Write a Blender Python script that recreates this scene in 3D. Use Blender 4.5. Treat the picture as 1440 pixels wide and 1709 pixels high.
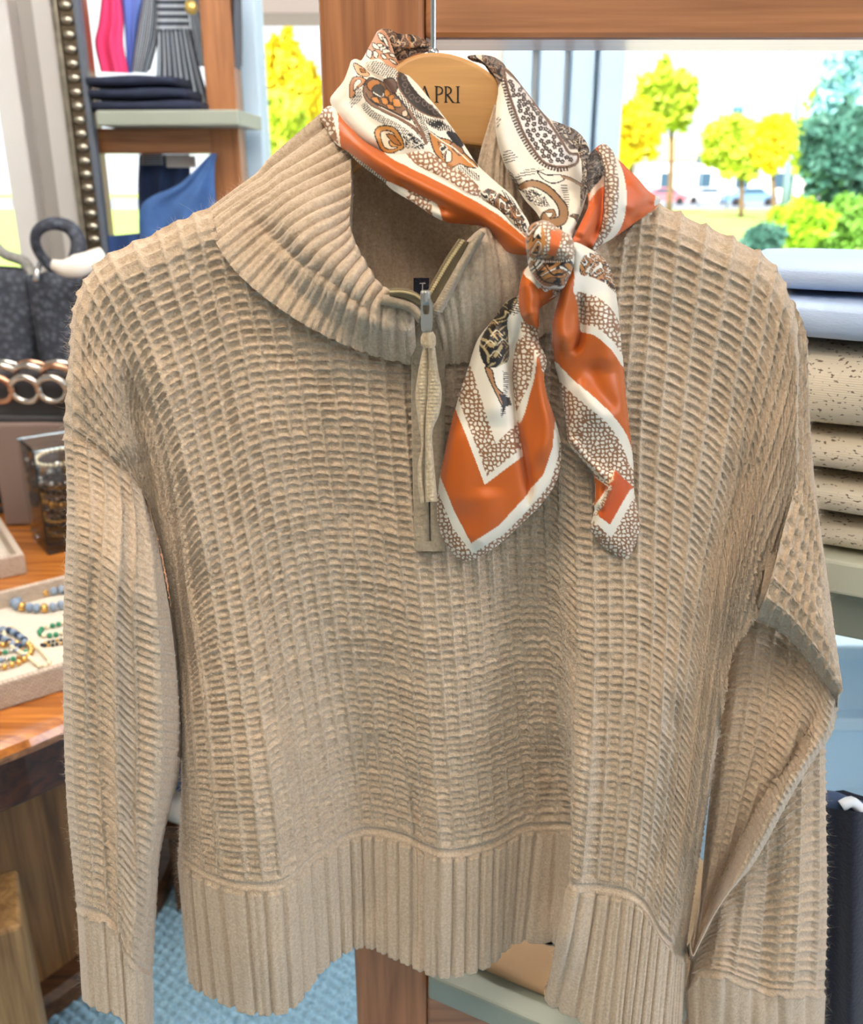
import bpy, bmesh, math, random
import numpy as np

# ---------------------------------------------------------------- camera, sky, light, exposure
for _o in list(bpy.data.objects):
    bpy.data.objects.remove(_o)
SC = bpy.context.scene
COL = SC.collection
FPX, CX, CY, EYE, PITCH = 1500.0, 720.0, 854.5, 1.45, math.radians(20)
CO, SI = math.cos(PITCH), math.sin(PITCH)

cam_d = bpy.data.cameras.new('camera')
cam = bpy.data.objects.new('camera', cam_d)
COL.objects.link(cam)
cam.location = (0, 0, EYE)
cam.rotation_euler = (math.pi / 2 - PITCH, 0, 0)
cam_d.sensor_fit = 'HORIZONTAL'
cam_d.sensor_width = 36.0
cam_d.lens = FPX / 1440 * 36
cam_d.clip_start = 0.02
cam_d.clip_end = 600
cam_d.dof.use_dof = True
cam_d.dof.focus_distance = 0.655
cam_d.dof.aperture_fstop = 9.5
SC.camera = cam

world = bpy.data.worlds.new('sky')
SC.world = world
world.use_nodes = True
wn = world.node_tree
bg = wn.nodes['Background']
bg.inputs[0].default_value = (0.90, 0.96, 1.0, 1)
bg.inputs[1].default_value = 1.5

def lamp(name, kind, loc, rot, energy, color, size=None, size_y=None):
    d = bpy.data.lights.new(name, kind)
    d.energy = energy
    d.color = color
    if kind == 'AREA':
        d.shape = 'RECTANGLE'
        d.size = size
        d.size_y = size_y or size
    o = bpy.data.objects.new(name, d)
    COL.objects.link(o)
    o.location = loc
    o.rotation_euler = rot
    return o

sun = lamp('sun', 'SUN', (0, -5, 10), (math.radians(48), 0, math.radians(-24)), 11.0, (1.0, 0.95, 0.86))
sun.data.angle = math.radians(1.0)
# unseen area lights: key from above, added fills overhead and at front right
lamp('unseen_overhead_light', 'AREA', (-0.45, 0.0, 2.58), (math.radians(14), 0, math.radians(-20)), 33, (1.0, 0.85, 0.68), 0.8, 0.8)
lamp('unseen_overhead_light', 'AREA', (0.3, -1.3, 2.58), (math.radians(20), 0, 0), 23, (1.0, 0.90, 0.80), 1.4, 0.8)  # unseen fill added behind the camera to soften the front light
lamp('unseen_overhead_light', 'AREA', (-0.2, 1.45, 2.58), (math.radians(12), 0, 0), 46, (1.0, 0.95, 0.9), 2.0, 0.5)  # unseen fill added to brighten the window frames and rim the shoulders
lamp('front_fill_light', 'AREA', (3.4, -.75, 1.85), (math.radians(82), 0, math.radians(69)), 74, (0.82, 0.88, 1.0), 1.3, 1.5)  # unseen lamp added for bluish daylight from the front right

SC.view_settings.view_transform = 'Standard'
SC.view_settings.look = 'None'
SC.view_settings.exposure = 0.12
SC.view_settings.gamma = 1.0
SC.view_settings.use_curve_mapping = False

rng = np.random.default_rng(7)
random.seed(7)

# ---------------------------------------------------------------- helpers
def lin(r, g, b):
    def f(c):
        c /= 255.0
        return c / 12.92 if c <= 0.04045 else ((c + 0.055) / 1.055) ** 2.4
    return (f(r), f(g), f(b))

def rays(px, py):
    px = np.asarray(px, float); py = np.asarray(py, float)
    dx = (px - CX) / FPX; dy = (py - CY) / FPX
    return dx, CO - dy * SI, -SI - dy * CO

def P(px, py, Y):
    """the point at depth Y seen at a photograph pixel"""
    a, b, c = rays(px, py)
    t = np.asarray(Y, float) / b
    return np.stack([a * t, b * t, EYE + c * t], -1)

def G(px, py, z):
    """the point on the level z seen at a photograph pixel"""
    a, b, c = rays(px, py)
    t = (z - EYE) / c
    return np.stack([a * t, b * t, EYE + c * t], -1)

def sstep(a, b, x):
    t = np.clip((np.asarray(x, float) - a) / (b - a), 0, 1)
    return t * t * (3 - 2 * t)

def hermite(k, v, x):
    """smooth curve through the values v at knots k (non-uniform Catmull-Rom)"""
    k = np.asarray(k, float); v = np.asarray(v, float); x = np.asarray(x, float)
    n = len(k)
    d = (v[1:] - v[:-1]) / (k[1:] - k[:-1]).reshape((-1,) + (1,) * (v.ndim - 1))
    h = (k[1:] - k[:-1]).reshape((-1,) + (1,) * (v.ndim - 1))
    m = np.zeros_like(v)
    m[0] = d[0]; m[-1] = d[-1]
    m[1:-1] = (d[:-1] * h[1:] + d[1:] * h[:-1]) / (h[1:] + h[:-1])
    i = np.clip(np.searchsorted(k, x, side='right') - 1, 0, n - 2)
    sh = (-1,) + (1,) * (v.ndim - 1)
    hh = (k[i + 1] - k[i]).reshape(sh)
    t = ((x - k[i]).reshape(sh)) / hh
    t2, t3 = t * t, t * t * t
    return ((2 * t3 - 3 * t2 + 1) * v[i] + (t3 - 2 * t2 + t) * hh * m[i]
            + (-2 * t3 + 3 * t2) * v[i + 1] + (t3 - t2) * hh * m[i + 1])

def curve(pts, n, closed=False, uniform=True):
    """n points along a smooth curve through pts"""
    p = np.asarray(pts, float)
    if closed:
        p = np.vstack([p[-2:], p, p[:3]])
    k = np.concatenate([[0], np.cumsum(np.sqrt(np.linalg.norm(np.diff(p, axis=0), axis=1)) + 1e-9)])
    lo, hi = (k[2], k[-3]) if closed else (k[0], k[-1])
    q = hermite(k, p, np.linspace(lo, hi, 40 * len(p)))
    if not uniform:
        return q
    s = np.concatenate([[0], np.cumsum(np.linalg.norm(np.diff(q, axis=0), axis=1))])
    t = np.linspace(0, s[-1], n + 1)[:-1] if closed else np.linspace(0, s[-1], n)
    return np.stack([np.interp(t, s, q[:, j]) for j in range(q.shape[1])], -1)

def seg_dist(pts, line, closed=False):
    """distance of pts (N,2) to a polyline; also the arc length at the foot"""
    line = np.asarray(line, float)
    if closed:
        line = np.vstack([line, line[:1]])
    best = np.full(len(pts), 1e9); arc = np.zeros(len(pts)); s = 0.0
    for a, b in zip(line[:-1], line[1:]):
        ab = b - a; L2 = float(ab @ ab)
        if L2 == 0:
            continue
        t = np.clip(((pts - a) @ ab) / L2, 0, 1)
        d = np.hypot(pts[:, 0] - a[0] - t * ab[0], pts[:, 1] - a[1] - t * ab[1])
        m = d < best
        best[m] = d[m]; arc[m] = s + t[m] * math.sqrt(L2)
        s += math.sqrt(L2)
    return best, arc

def inside(pts, poly):
    poly = np.asarray(poly, float)
    r = np.zeros(len(pts), bool)
    x, y = pts[:, 0], pts[:, 1]
    for a, b in zip(poly, np.roll(poly, -1, axis=0)):
        if a[1] == b[1]:
            continue
        c = ((a[1] > y) != (b[1] > y)) & (x < (b[0] - a[0]) * (y - a[1]) / (b[1] - a[1]) + a[0])
        r ^= c
    return r

def folds(pts, items):
    """sum of soft ridges (+, towards the viewer) and valleys (-) along polylines: (line, height, width)"""
    h = np.zeros(len(pts))
    for line, a, w in items:
        line = curve(line, 24)
        lo = line.min(0) - 4 * w; hi = line.max(0) + 4 * w
        m = np.all((pts > lo) & (pts < hi), axis=1)
        if not m.any():
            continue
        d, arc = seg_dist(pts[m], line)
        L = np.linalg.norm(np.diff(line, axis=0), axis=1).sum()
        e = sstep(0, .22, arc / L) * (1 - sstep(.78, 1, arc / L)) * .9 + .1
        h[m] += a * np.exp(-(d / w) ** 2) * e
    return h

def rbf(ctrl):
    """thin-plate surface through (px, py, value)"""
    c = np.asarray(ctrl, float); n = len(c); s = 300.0
    q = c[:, :2] / s
    def phi(r):
        return np.where(r > 1e-9, r * r * np.log(r + 1e-12), 0)
    A = np.zeros((n + 3, n + 3))
    A[:n, :n] = phi(np.linalg.norm(q[:, None] - q[None], axis=-1)) + np.eye(n) * 1e-4
    A[:n, n] = 1; A[:n, n + 1:] = q; A[n, :n] = 1; A[n + 1:, :n] = q.T
    w = np.linalg.solve(A, np.concatenate([c[:, 2], [0, 0, 0]]))
    def f(pts):
        p = np.asarray(pts, float) / s
        r = w[n] + p @ w[n + 1:]
        for i in range(n):
            r = r + w[i] * phi(np.hypot(p[:, 0] - q[i, 0], p[:, 1] - q[i, 1]))
        return r
    return f

ORIGIN = {}
def prop(o, label=None, cat=None, group=None, kind=None):
    if label: o['label'] = label
    if cat: o['category'] = cat
    if group: o['group'] = group
    if kind: o['kind'] = kind
    return o

def thing(name, label, cat, loc=(0, 0, 0), group=None):
    o = bpy.data.objects.new(name, None)
    o.empty_display_size = 0.05
    COL.objects.link(o)
    o.location = tuple(float(v) for v in loc)
    ORIGIN[o.name] = np.array(loc, float)
    return prop(o, label, cat, group)

def mesh(name, verts, faces, mat, parent=None, smooth=True, uv=None, colr=None, kind=None, origin=None):
    """one mesh object; verts are world positions"""
    v = np.asarray(verts, np.float64).reshape(-1, 3)
    off = ORIGIN[parent.name] if parent is not None else (np.array(origin, float) if origin is not None else np.zeros(3))
    me = bpy.data.meshes.new(name)
    if isinstance(faces, np.ndarray):
        k = faces.shape[1]; nf = len(faces)
        me.vertices.add(len(v)); me.loops.add(nf * k); me.polygons.add(nf)
        me.vertices.foreach_set('co', (v - off).astype(np.float32).ravel())
        me.loops.foreach_set('vertex_index', faces.astype(np.int32).ravel())
        me.polygons.foreach_set('loop_start', np.arange(0, nf * k, k, dtype=np.int32))
        me.update(calc_edges=True)
        me.validate()
    else:
        me.from_pydata((v - off).tolist(), [], [list(map(int, f)) for f in faces])
    me.polygons.foreach_set('use_smooth', np.full(len(me.polygons), smooth))
    if uv is not None:
        li = np.empty(len(me.loops), np.int32); me.loops.foreach_get('vertex_index', li)
        ul = me.uv_layers.new(name='UVMap')
        ul.data.foreach_set('uv', np.asarray(uv, np.float32)[li].ravel())
    if colr is not None:
        a = me.color_attributes.new('print', 'FLOAT_COLOR', 'POINT')
        c4 = np.concatenate([np.asarray(colr, np.float32), np.ones((len(v), 1), np.float32)], 1)
        a.data.foreach_set('color', c4.ravel())
    me.update()
    if mat is not None:
        me.materials.append(mat)
    o = bpy.data.objects.new(name, me)
    COL.objects.link(o)
    if parent is not None:
        o.parent = parent
        ORIGIN[o.name] = off
    else:
        o.location = tuple(off)
        ORIGIN[o.name] = off
    if kind: o['kind'] = kind
    return o

def quads(nr, nc, wrap=False):
    i = np.arange(nr - 1)[:, None]; j = np.arange(nc if wrap else nc - 1)[None]
    a = i * nc + j; b = i * nc + (j + 1) % nc
    return np.stack([a, b, b + nc, a + nc], -1).reshape(-1, 4)

def join(*parts):
    """[(verts, faces), ...] -> one (verts, faces) with quads/tris kept as lists"""
    V, F, n = [], [], 0
    for v, f in parts:
        v = np.asarray(v).reshape(-1, 3)
        V.append(v)
        F += [[int(i) + n for i in q] for q in f]
        n += len(v)
    return np.vstack(V), F

def box_vf(c, s, bev=0.0, rot=0.0, seg=2):
    bm = bmesh.new()
    bmesh.ops.create_cube(bm, size=1)
    for v in bm.verts:
        v.co.x *= s[0]; v.co.y *= s[1]; v.co.z *= s[2]
    if bev > 0:
        bmesh.ops.bevel(bm, geom=bm.edges[:] , offset=bev, segments=seg, affect='EDGES', profile=0.5)
    bm.verts.index_update()
    V = np.array([v.co[:] for v in bm.verts]); F = [[v.index for v in f.verts] for f in bm.faces]
    bm.free()
    cr, sr = math.cos(rot), math.sin(rot)
    V = np.stack([V[:, 0] * cr - V[:, 1] * sr, V[:, 0] * sr + V[:, 1] * cr, V[:, 2]], -1) + np.array(c)
    return V, F

def box(name, c, s, mat, parent=None, bev=0.004, rot=0.0, **kw):
    V, F = box_vf(c, s, min(bev, min(s) * .45), rot)
    return mesh(name, V, F, mat, parent, smooth=False, origin=None if parent is not None else (c[0], c[1], c[2] - s[2] / 2), **kw)

def lathe_vf(c, prof, n=32, axis='z', squash=1.0):
    a = np.linspace(0, 2 * math.pi, n, endpoint=False)
    prof = np.asarray(prof, float)
    V = np.stack([prof[:, 0][:, None] * np.cos(a), prof[:, 0][:, None] * np.sin(a) * squash, np.repeat(prof[:, 1][:, None], n, 1)], -1)
    V = V.reshape(-1, 3)
    if axis == 'y': V = V[:, [0, 2, 1]]
    if axis == 'x': V = V[:, [2, 1, 0]]
    F = quads(len(prof), n, True).tolist()
    F += [list(range(n))[::-1], [(len(prof) - 1) * n + i for i in range(n)]]
    return V + np.array(c, float), F

def tube_vf(pts, r, n=10, closed=False, sx=1.0, sy=1.0):
    p = np.asarray(pts, float); m = len(p)
    r = np.broadcast_to(np.asarray(r, float), (m,))
    if closed:
        t = np.roll(p, -1, 0) - np.roll(p, 1, 0)
    else:
        t = np.gradient(p, axis=0)
    t /= np.linalg.norm(t, axis=1)[:, None] + 1e-12
    up = np.array([0, 0, 1.0]) if abs(t[0] @ np.array([0, 0, 1.0])) < .9 else np.array([0, 1.0, 0])
    N = np.zeros_like(p); nn = up - (up @ t[0]) * t[0]; nn /= np.linalg.norm(nn)
    for i in range(m):
        nn = nn - (nn @ t[i]) * t[i]; nn /= np.linalg.norm(nn) + 1e-12
        N[i] = nn
    B = np.cross(t, N)
    a = np.linspace(0, 2 * math.pi, n, endpoint=False)
    V = p[:, None] + (N[:, None] * np.cos(a)[None, :, None] * sx + B[:, None] * np.sin(a)[None, :, None] * sy) * r[:, None, None]
    V = V.reshape(-1, 3)
    F = quads(m, n, True).tolist()
    if closed:
        F += [[(m - 1) * n + j, (m - 1) * n + (j + 1) % n, (j + 1) % n, j] for j in range(n)]
    else:
        F += [list(range(n))[::-1], [(m - 1) * n + j for j in range(n)]]
    return V, F

def ball_vf(c, r, nu=10, nv=7, sq=(1, 1, 1), frame=None):
    th = np.linspace(0.0, math.pi, nv)
    prof = np.stack([np.sin(th) + 1e-4, -np.cos(th)], -1)
    V, F = lathe_vf((0, 0, 0), prof, nu)
    V = V * (np.array(sq) * r)
    if frame is not None:
        V = V @ np.asarray(frame)
    return V + np.array(c, float), F

def prism_vf(outline, thick, axis_vec=(0, 1, 0)):
    """flat outline (N,3) given a real thickness along axis_vec"""
    o = np.asarray(outline, float); n = len(o); a = np.array(axis_vec, float) * thick
    V = np.vstack([o, o + a])
    F = [list(range(n)), [n + i for i in range(n)][::-1]] + [[i, n + i, n + (i + 1) % n, (i + 1) % n] for i in range(n)]
    return V, F

# ---------------------------------------------------------------- materials
def new_mat(name):
    m = bpy.data.materials.new(name)
    m.use_nodes = True
    t = m.node_tree
    return m, t, t.nodes['Principled BSDF']

def plain(name, c, rough=0.6, metal=0.0, noise=0.0, nscale=20, bump=0.0, bscale=200, sheen=0.0, emit=None, stretch=None, spec=None, coat=0):
    m, t, b = new_mat(name)
    b.inputs['Base Color'].default_value = (*c, 1)
    b.inputs['Roughness'].default_value = rough
    b.inputs['Metallic'].default_value = metal
    if spec is not None: b.inputs['Specular IOR Level'].default_value = spec
    if coat: b.inputs['Coat Weight'].default_value = coat
    if sheen:
        b.inputs['Sheen Weight'].default_value = sheen
        b.inputs['Sheen Roughness'].default_value = .5
    if emit:
        b.inputs['Emission Color'].default_value = (*c, 1)
        b.inputs['Emission Strength'].default_value = emit
    tc = t.nodes.new('ShaderNodeTexCoord')
    vec = tc.outputs['Object']
    if stretch:
        mp = t.nodes.new('ShaderNodeMapping'); mp.inputs['Scale'].default_value = stretch
        t.links.new(vec, mp.inputs[0]); vec = mp.outputs[0]
    if noise:
        n = t.nodes.new('ShaderNodeTexNoise'); n.inputs['Scale'].default_value = nscale; n.inputs['Detail'].default_value = 5
        t.links.new(vec, n.inputs['Vector'])
        r = t.nodes.new('ShaderNodeValToRGB')
        r.color_ramp.elements[0].position = .3; r.color_ramp.elements[1].position = .7
        r.color_ramp.elements[0].color = (*[max(0, x * (1 - noise)) for x in c], 1)
        r.color_ramp.elements[1].color = (*[min(1, x * (1 + noise)) for x in c], 1)
        t.links.new(n.outputs['Fac'], r.inputs[0]); t.links.new(r.outputs[0], b.inputs['Base Color'])
    if bump:
        n = t.nodes.new('ShaderNodeTexNoise'); n.inputs['Scale'].default_value = bscale; n.inputs['Detail'].default_value = 3
        t.links.new(vec, n.inputs['Vector'])
        bp = t.nodes.new('ShaderNodeBump'); bp.inputs['Strength'].default_value = bump; bp.inputs['Distance'].default_value = .002
        t.links.new(n.outputs['Fac'], bp.inputs['Height']); t.links.new(bp.outputs[0], b.inputs['Normal'])
    return m

def wood(name, c1, c2, axis='z', rough=.42, scale=1.0, coat=0.0):
    """grain running along one axis"""
    m, t, b = new_mat(name)
    tc = t.nodes.new('ShaderNodeTexCoord')
    mp = t.nodes.new('ShaderNodeMapping')
    s = {'x': (1.2, 26, 26), 'y': (26, 1.2, 26), 'z': (26, 26, 1.2)}[axis]
    mp.inputs['Scale'].default_value = tuple(v * scale for v in s)
    t.links.new(tc.outputs['Object'], mp.inputs[0])
    n = t.nodes.new('ShaderNodeTexNoise'); n.inputs['Scale'].default_value = 1.6; n.inputs['Detail'].default_value = 8; n.inputs['Distortion'].default_value = 1.4
    t.links.new(mp.outputs[0], n.inputs['Vector'])
    n2 = t.nodes.new('ShaderNodeTexNoise'); n2.inputs['Scale'].default_value = 9; n2.inputs['Detail'].default_value = 4
    t.links.new(mp.outputs[0], n2.inputs['Vector'])
    mx = t.nodes.new('ShaderNodeMath'); mx.operation = 'MULTIPLY_ADD'
    mx.inputs[1].default_value = .35
    t.links.new(n2.outputs['Fac'], mx.inputs[0]); t.links.new(n.outputs['Fac'], mx.inputs[2])
    r = t.nodes.new('ShaderNodeValToRGB')
    r.color_ramp.elements[0].position = .45; r.color_ramp.elements[1].position = .85
    r.color_ramp.elements[0].color = (*c1, 1); r.color_ramp.elements[1].color = (*c2, 1)
    t.links.new(mx.outputs[0], r.inputs[0]); t.links.new(r.outputs[0], b.inputs['Base Color'])
    b.inputs['Roughness'].default_value = rough
    if coat:
        b.inputs['Coat Weight'].default_value = coat; b.inputs['Coat Roughness'].default_value = .12
    bp = t.nodes.new('ShaderNodeBump'); bp.inputs['Strength'].default_value = .12; bp.inputs['Distance'].default_value = .001
    t.links.new(n2.outputs['Fac'], bp.inputs['Height']); t.links.new(bp.outputs[0], b.inputs['Normal'])
    return m

def printed(name, rough=.35, sheen=.3, bump=.06):
    m, t, b = new_mat(name)
    a = t.nodes.new('ShaderNodeAttribute'); a.attribute_name = 'print'
    t.links.new(a.outputs['Color'], b.inputs['Base Color'])
    b.inputs['Roughness'].default_value = rough
    b.inputs['Sheen Weight'].default_value = sheen
    b.inputs['Sheen Roughness'].default_value = .35
    b.inputs['Specular IOR Level'].default_value = .45
    tc = t.nodes.new('ShaderNodeTexCoord')
    n = t.nodes.new('ShaderNodeTexNoise'); n.inputs['Scale'].default_value = 60; n.inputs['Detail'].default_value = 2
    t.links.new(tc.outputs['Object'], n.inputs['Vector'])
    bp = t.nodes.new('ShaderNodeBump'); bp.inputs['Strength'].default_value = bump; bp.inputs['Distance'].default_value = .004
    t.links.new(n.outputs['Fac'], bp.inputs['Height']); t.links.new(bp.outputs[0], b.inputs['Normal'])
    return m

def glass(name, tint=(1, 1, 1), refl=.06, refl_rough=.0):
    """thin pane: lets light straight through and mirrors a little"""
    m = bpy.data.materials.new(name); m.use_nodes = True
    t = m.node_tree; t.nodes.clear()
    o = t.nodes.new('ShaderNodeOutputMaterial'); mx = t.nodes.new('ShaderNodeMixShader')
    tr = t.nodes.new('ShaderNodeBsdfTransparent'); gl = t.nodes.new('ShaderNodeBsdfGlossy')
    tr.inputs[0].default_value = (*tint, 1); gl.inputs['Roughness'].default_value = refl_rough
    fr = t.nodes.new('ShaderNodeFresnel'); fr.inputs[0].default_value = 1.3 + refl
    t.links.new(fr.outputs[0], mx.inputs[0]); t.links.new(tr.outputs[0], mx.inputs[1]); t.links.new(gl.outputs[0], mx.inputs[2])
    t.links.new(mx.outputs[0], o.inputs[0])
    return m
# ================================================================ the setting
M_WALL = plain('warm_white_paint', lin(236, 226, 216), .7, noise=.03, nscale=3)
M_FRAME = plain('white_paint_bluish_light', lin(192, 215, 232), .5, noise=.03, nscale=4)  # white frame paint with bluish daylight put into its colour
M_GREY = plain('grey_green_laminate', lin(150, 156, 142), .45, noise=.05, nscale=6)
M_POSTW = plain('off_white_paint', lin(226, 224, 220), .55, noise=.03, nscale=4)
M_GLASS = glass('window_glass')
M_OAK = wood('honey_pine', lin(122, 74, 40), lin(176, 116, 70), 'z', .4, coat=.2)
M_OAKX = wood('honey_pine_rail', lin(128, 80, 46), lin(176, 118, 74), 'x', .38, coat=.5)
M_TABLE = wood('orange_oak_top', lin(128, 66, 20), lin(206, 128, 52), 'x', .22, .9, coat=.6)
M_DARKW = wood('dark_oak_apron', lin(44, 20, 10), lin(86, 44, 20), 'x', .35, coat=.3)
M_DRUM = wood('mid_oak_drum', lin(92, 60, 32), lin(150, 106, 62), 'z', .5)
M_RIM = wood('dark_oak_base', lin(58, 36, 20), lin(104, 70, 42), 'x', .45)

def struct(o):
    o['kind'] = 'structure'
    return o

# floor with a chunky woven carpet
def carpet_material():
    m, t, b = new_mat('blue_carpet')
    tc = t.nodes.new('ShaderNodeTexCoord'); n = t.nodes.new('ShaderNodeTexNoise')
    n.inputs['Scale'].default_value = 300; n.inputs['Detail'].default_value = 3
    t.links.new(tc.outputs['Object'], n.inputs['Vector'])
    r = t.nodes.new('ShaderNodeValToRGB')
    r.color_ramp.elements[0].color = (*lin(112, 152, 178), 1); r.color_ramp.elements[1].color = (*lin(168, 204, 222), 1)
    r.color_ramp.elements[0].position = .3; r.color_ramp.elements[1].position = .7
    t.links.new(n.outputs['Fac'], r.inputs[0]); t.links.new(r.outputs[0], b.inputs['Base Color'])
    b.inputs['Roughness'].default_value = .95
    return m
M_CARPET = carpet_material()
def patch(x0, x1, y0, y1, step, relief):
    xs = np.arange(x0, x1 + step / 2, step); ys = np.arange(y0, y1 + step / 2, step)
    gx, gy = np.meshgrid(xs, ys)
    a = math.radians(-20); u = (gx * math.cos(a) - gy * math.sin(a)) / .024; v = (gx * math.sin(a) + gy * math.cos(a)) / .017
    row = np.floor(v); uu_ = u + .5 * (row % 2) + .25 * (v - row)
    z = relief * np.abs(np.sin(math.pi * uu_)) ** .8 * np.abs(np.sin(math.pi * v)) ** .8
    return np.stack([gx, gy, z - relief], -1)
fl = struct(box('floor', (0, -1.0, -.06), (8, 7.4, .1), M_CARPET, bev=0))
X_ = patch(-1.35, .9, 1.0, 2.0, .0032, .015)
cp = mesh('carpet_loops', X_ + np.array([0, 0, .0145]), quads(*X_.shape[:2]), M_CARPET, fl, kind='stuff')
struct(box('ceiling', (0, -1.2, 2.66), (8, 7.8, .1), M_WALL, bev=0))
struct(box('wall_left', (-3.6, -1.0, 1.3), (.1, 7.4, 2.62), M_WALL, bev=0))
struct(box('wall_right', (3.6, -2.3, 1.3), (.1, 4.6, 2.62), M_WALL, bev=0))
struct(box('wall_front', (0, -4.7, 1.3), (7.2, .1, 2.62), M_WALL, bev=0))
# shop front: low wall, piers and glass
YW = 2.62
def wx(px, py=150, Y=YW):
    return float(P(px, py, Y)[0])
struct(box('wall_back', (0, YW + .05, .06), (7.2, .14, .12), M_FRAME, bev=.004))
struct(box('trim_1', (0, YW, 2.36), (7.2, .16, .50), M_WALL, bev=.004))
x0, x1 = wx(735, 100), wx(1440 + 700, 100)
struct(box('trim_2', ((x0 + x1) / 2, YW, 2.0), (x1 - x0, .10, .38), M_WALL, bev=.004))
struct(box('trim_3', ((wx(560) + wx(850)) / 2, YW, 1.1), (wx(850) - wx(560), .06, 2.0), M_WALL, bev=.004))
def pier(n, pa, pb, dep, mat, dy=0.0):
    a, b = wx(pa), wx(pb)
    return struct(box(n, ((a + b) / 2, YW + dy, 1.1), (b - a, dep, 2.04), mat, bev=.005))
pier('trim_4', 836, 884, .10, M_FRAME)
pier('trim_5', 896, 936, .12, M_FRAME)
pier('trim_6', 948, 986, .10, M_FRAME)
pier('trim_7', 992, 1032, .14, M_FRAME)
struct(box('trim_8', ((wx(836) + wx(1000)) / 2, YW + .03, 1.1), (wx(1000) - wx(836), .04, 2.0), M_POSTW, bev=.002))
pier('trim_9', 396, 412, .10, M_GREY, -.02)
pier('trim_10', 410, 440, .12, M_FRAME)
pier('trim_11', 22, 60, .12, M_POSTW, -.05)
pier('trim_12', 58, 92, .10, plain('grey_beige_paint', lin(178, 174, 168), .6))
pier('trim_13', 88, 118, .14, M_POSTW)
for i, (a, b) in enumerate([(-700, 22), (118, 396), (440, 560), (1032, 2000)]):
    xa, xb = wx(a), wx(b)
    struct(box('window_%d' % (i + 1), ((xa + xb) / 2, YW + .01, 1.1), (xb - xa, .008, 2.0), M_GLASS, bev=0))

# ================================================================ out of doors
M_LAWN = plain('lawn', lin(168, 194, 96), .9, noise=.3, nscale=1.2)
M_PAVE = plain('pale_concrete', lin(214, 212, 206), .9, noise=.06, nscale=2)
M_ROAD = plain('asphalt', lin(136, 144, 156), .9, noise=.1, nscale=1)
def slab(name, x0, x1, y0, y1, z, mat):
    return struct(box(name, ((x0 + x1) / 2, (y0 + y1) / 2, z - .1), (x1 - x0, y1 - y0, .2), mat, bev=0))
slab('ground_pavement', -60, 60, 2.75, 19.5, -.20, M_PAVE)
slab('ground_lawn', -90, 120, 19.5, 68, -.18, M_LAWN)
slab('ground_road', -200, 260, 68, 120, -.19, M_ROAD)
slab('ground_verge', -200, 260, 120, 190, -.18, M_LAWN)

def leaf_vf(c, rad, n, size, seed, flat=1.0):
    r = np.random.default_rng(seed)
    d = r.normal(0, 1, (n, 3)); d /= np.linalg.norm(d, axis=1)[:, None]
    lump = 1 + .22 * np.sin(d[:, :1] * 5 + seed) + .18 * np.sin(d[:, 1:2] * 7 + 2 * seed) + .15 * np.sin(d[:, 2:] * 6)
    p = np.array(c) + d * np.array(rad) * lump * r.uniform(.55, 1.0, (n, 1)) ** .5
    a = r.normal(0, 1, (n, 3)); a /= np.linalg.norm(a, axis=1)[:, None]
    b = np.cross(a, r.normal(0, 1, (n, 3))); b /= np.linalg.norm(b, axis=1)[:, None]
    s = size * r.uniform(.6, 1.4, (n, 1))
    V = np.stack([p - a * s, p + b * s * .5, p + a * s, p - b * s * .5], 1).reshape(-1, 3)
    F = np.arange(4 * n).reshape(-1, 4)
    return V, F
def tree(name, label, cat, px, base_y, Y, crown, mat, trunk, seed, group=None, n=2600, size=.28, clumps=5):
    """crown = (pixel centre y, half width px, half height px)"""
    base = P(px, base_y, Y); base[2] = -.2
    cy, hw, hh = crown
    c = P(px, cy, Y); k = np.linalg.norm(c - np.array([0, 0, EYE])) / FPX
    t = thing(name, label, cat, base, group)
    r = np.random.default_rng(seed); VV, FF, n0 = [], [], 0
    for i in range(clumps):
        o = np.array([r.uniform(-.55, .55) * hw * k, r.uniform(-.4, .4) * hw * k, r.uniform(-.5, .5) * hh * k]) if i else np.zeros(3)
        v, f_ = leaf_vf(c + o, (hw * k * .62, hw * k * .55, hh * k * .6), n // clumps, size, seed * 10 + i)
        VV.append(v); FF.append(f_ + n0); n0 += len(v)
    mesh('foliage', np.vstack(VV), np.vstack(FF), mat, t, smooth=False)
    if trunk:
        top = c.copy(); top[2] -= hh * k * .1
        pts = np.stack([base + (top - base) * s_ + np.array([math.sin(s_ * 3 + seed) * .12, 0, 0]) for s_ in np.linspace(0, 1, 7)])
        V, F = tube_vf(pts, np.linspace(trunk, trunk * .5, 7), 8)
        mesh('trunk', V, F, M_BARK, t)
    return t
M_BARK = plain('bark', lin(120, 96, 76), .9, noise=.3, nscale=8)
def leafmat(n, c):
    m = plain(n, c, .6, noise=.25, nscale=.8)
    return m
M_YEL = leafmat('yellow_leaves', lin(240, 214, 40)); M_YG = leafmat('yellow_green_leaves', lin(190, 208, 60))
M_GRN = leafmat('green_leaves', lin(120, 176, 60)); M_TEAL = leafmat('blue_green_needles', lin(146, 196, 204)); M_DGRN = leafmat('dark_green_leaves', lin(70, 122, 106))
tree('yellow_tree', 'yellow autumn tree seen through the window left of the wooden post', 'tree', 492, 420, 26, (180, 58, 110), M_YEL, .16, 3, size=.22)
tree('yellow_tree', 'small green and yellow tree at the bottom of the window left of the wooden post', 'tree', 455, 420, 22, (235, 40, 62), M_YG, .1, 4, size=.2, n=1800)
tree('yellow_tree', 'bright yellow tree just right of the window frame boards', 'tree', 1052, 345, 40, (210, 34, 50), M_YEL, .14, 5, size=.3)
tree('street_tree', 'tall pale green tree rising above the yellow tree beyond the glass', 'tree', 1118, 340, 55, (170, 46, 52), M_YG, .2, 6, size=.34)
tree('street_tree', 'low yellow-green tree in the middle of the right window view', 'tree', 1236, 340, 50, (250, 46, 44), M_YG, .16, 7, size=.32)
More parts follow.
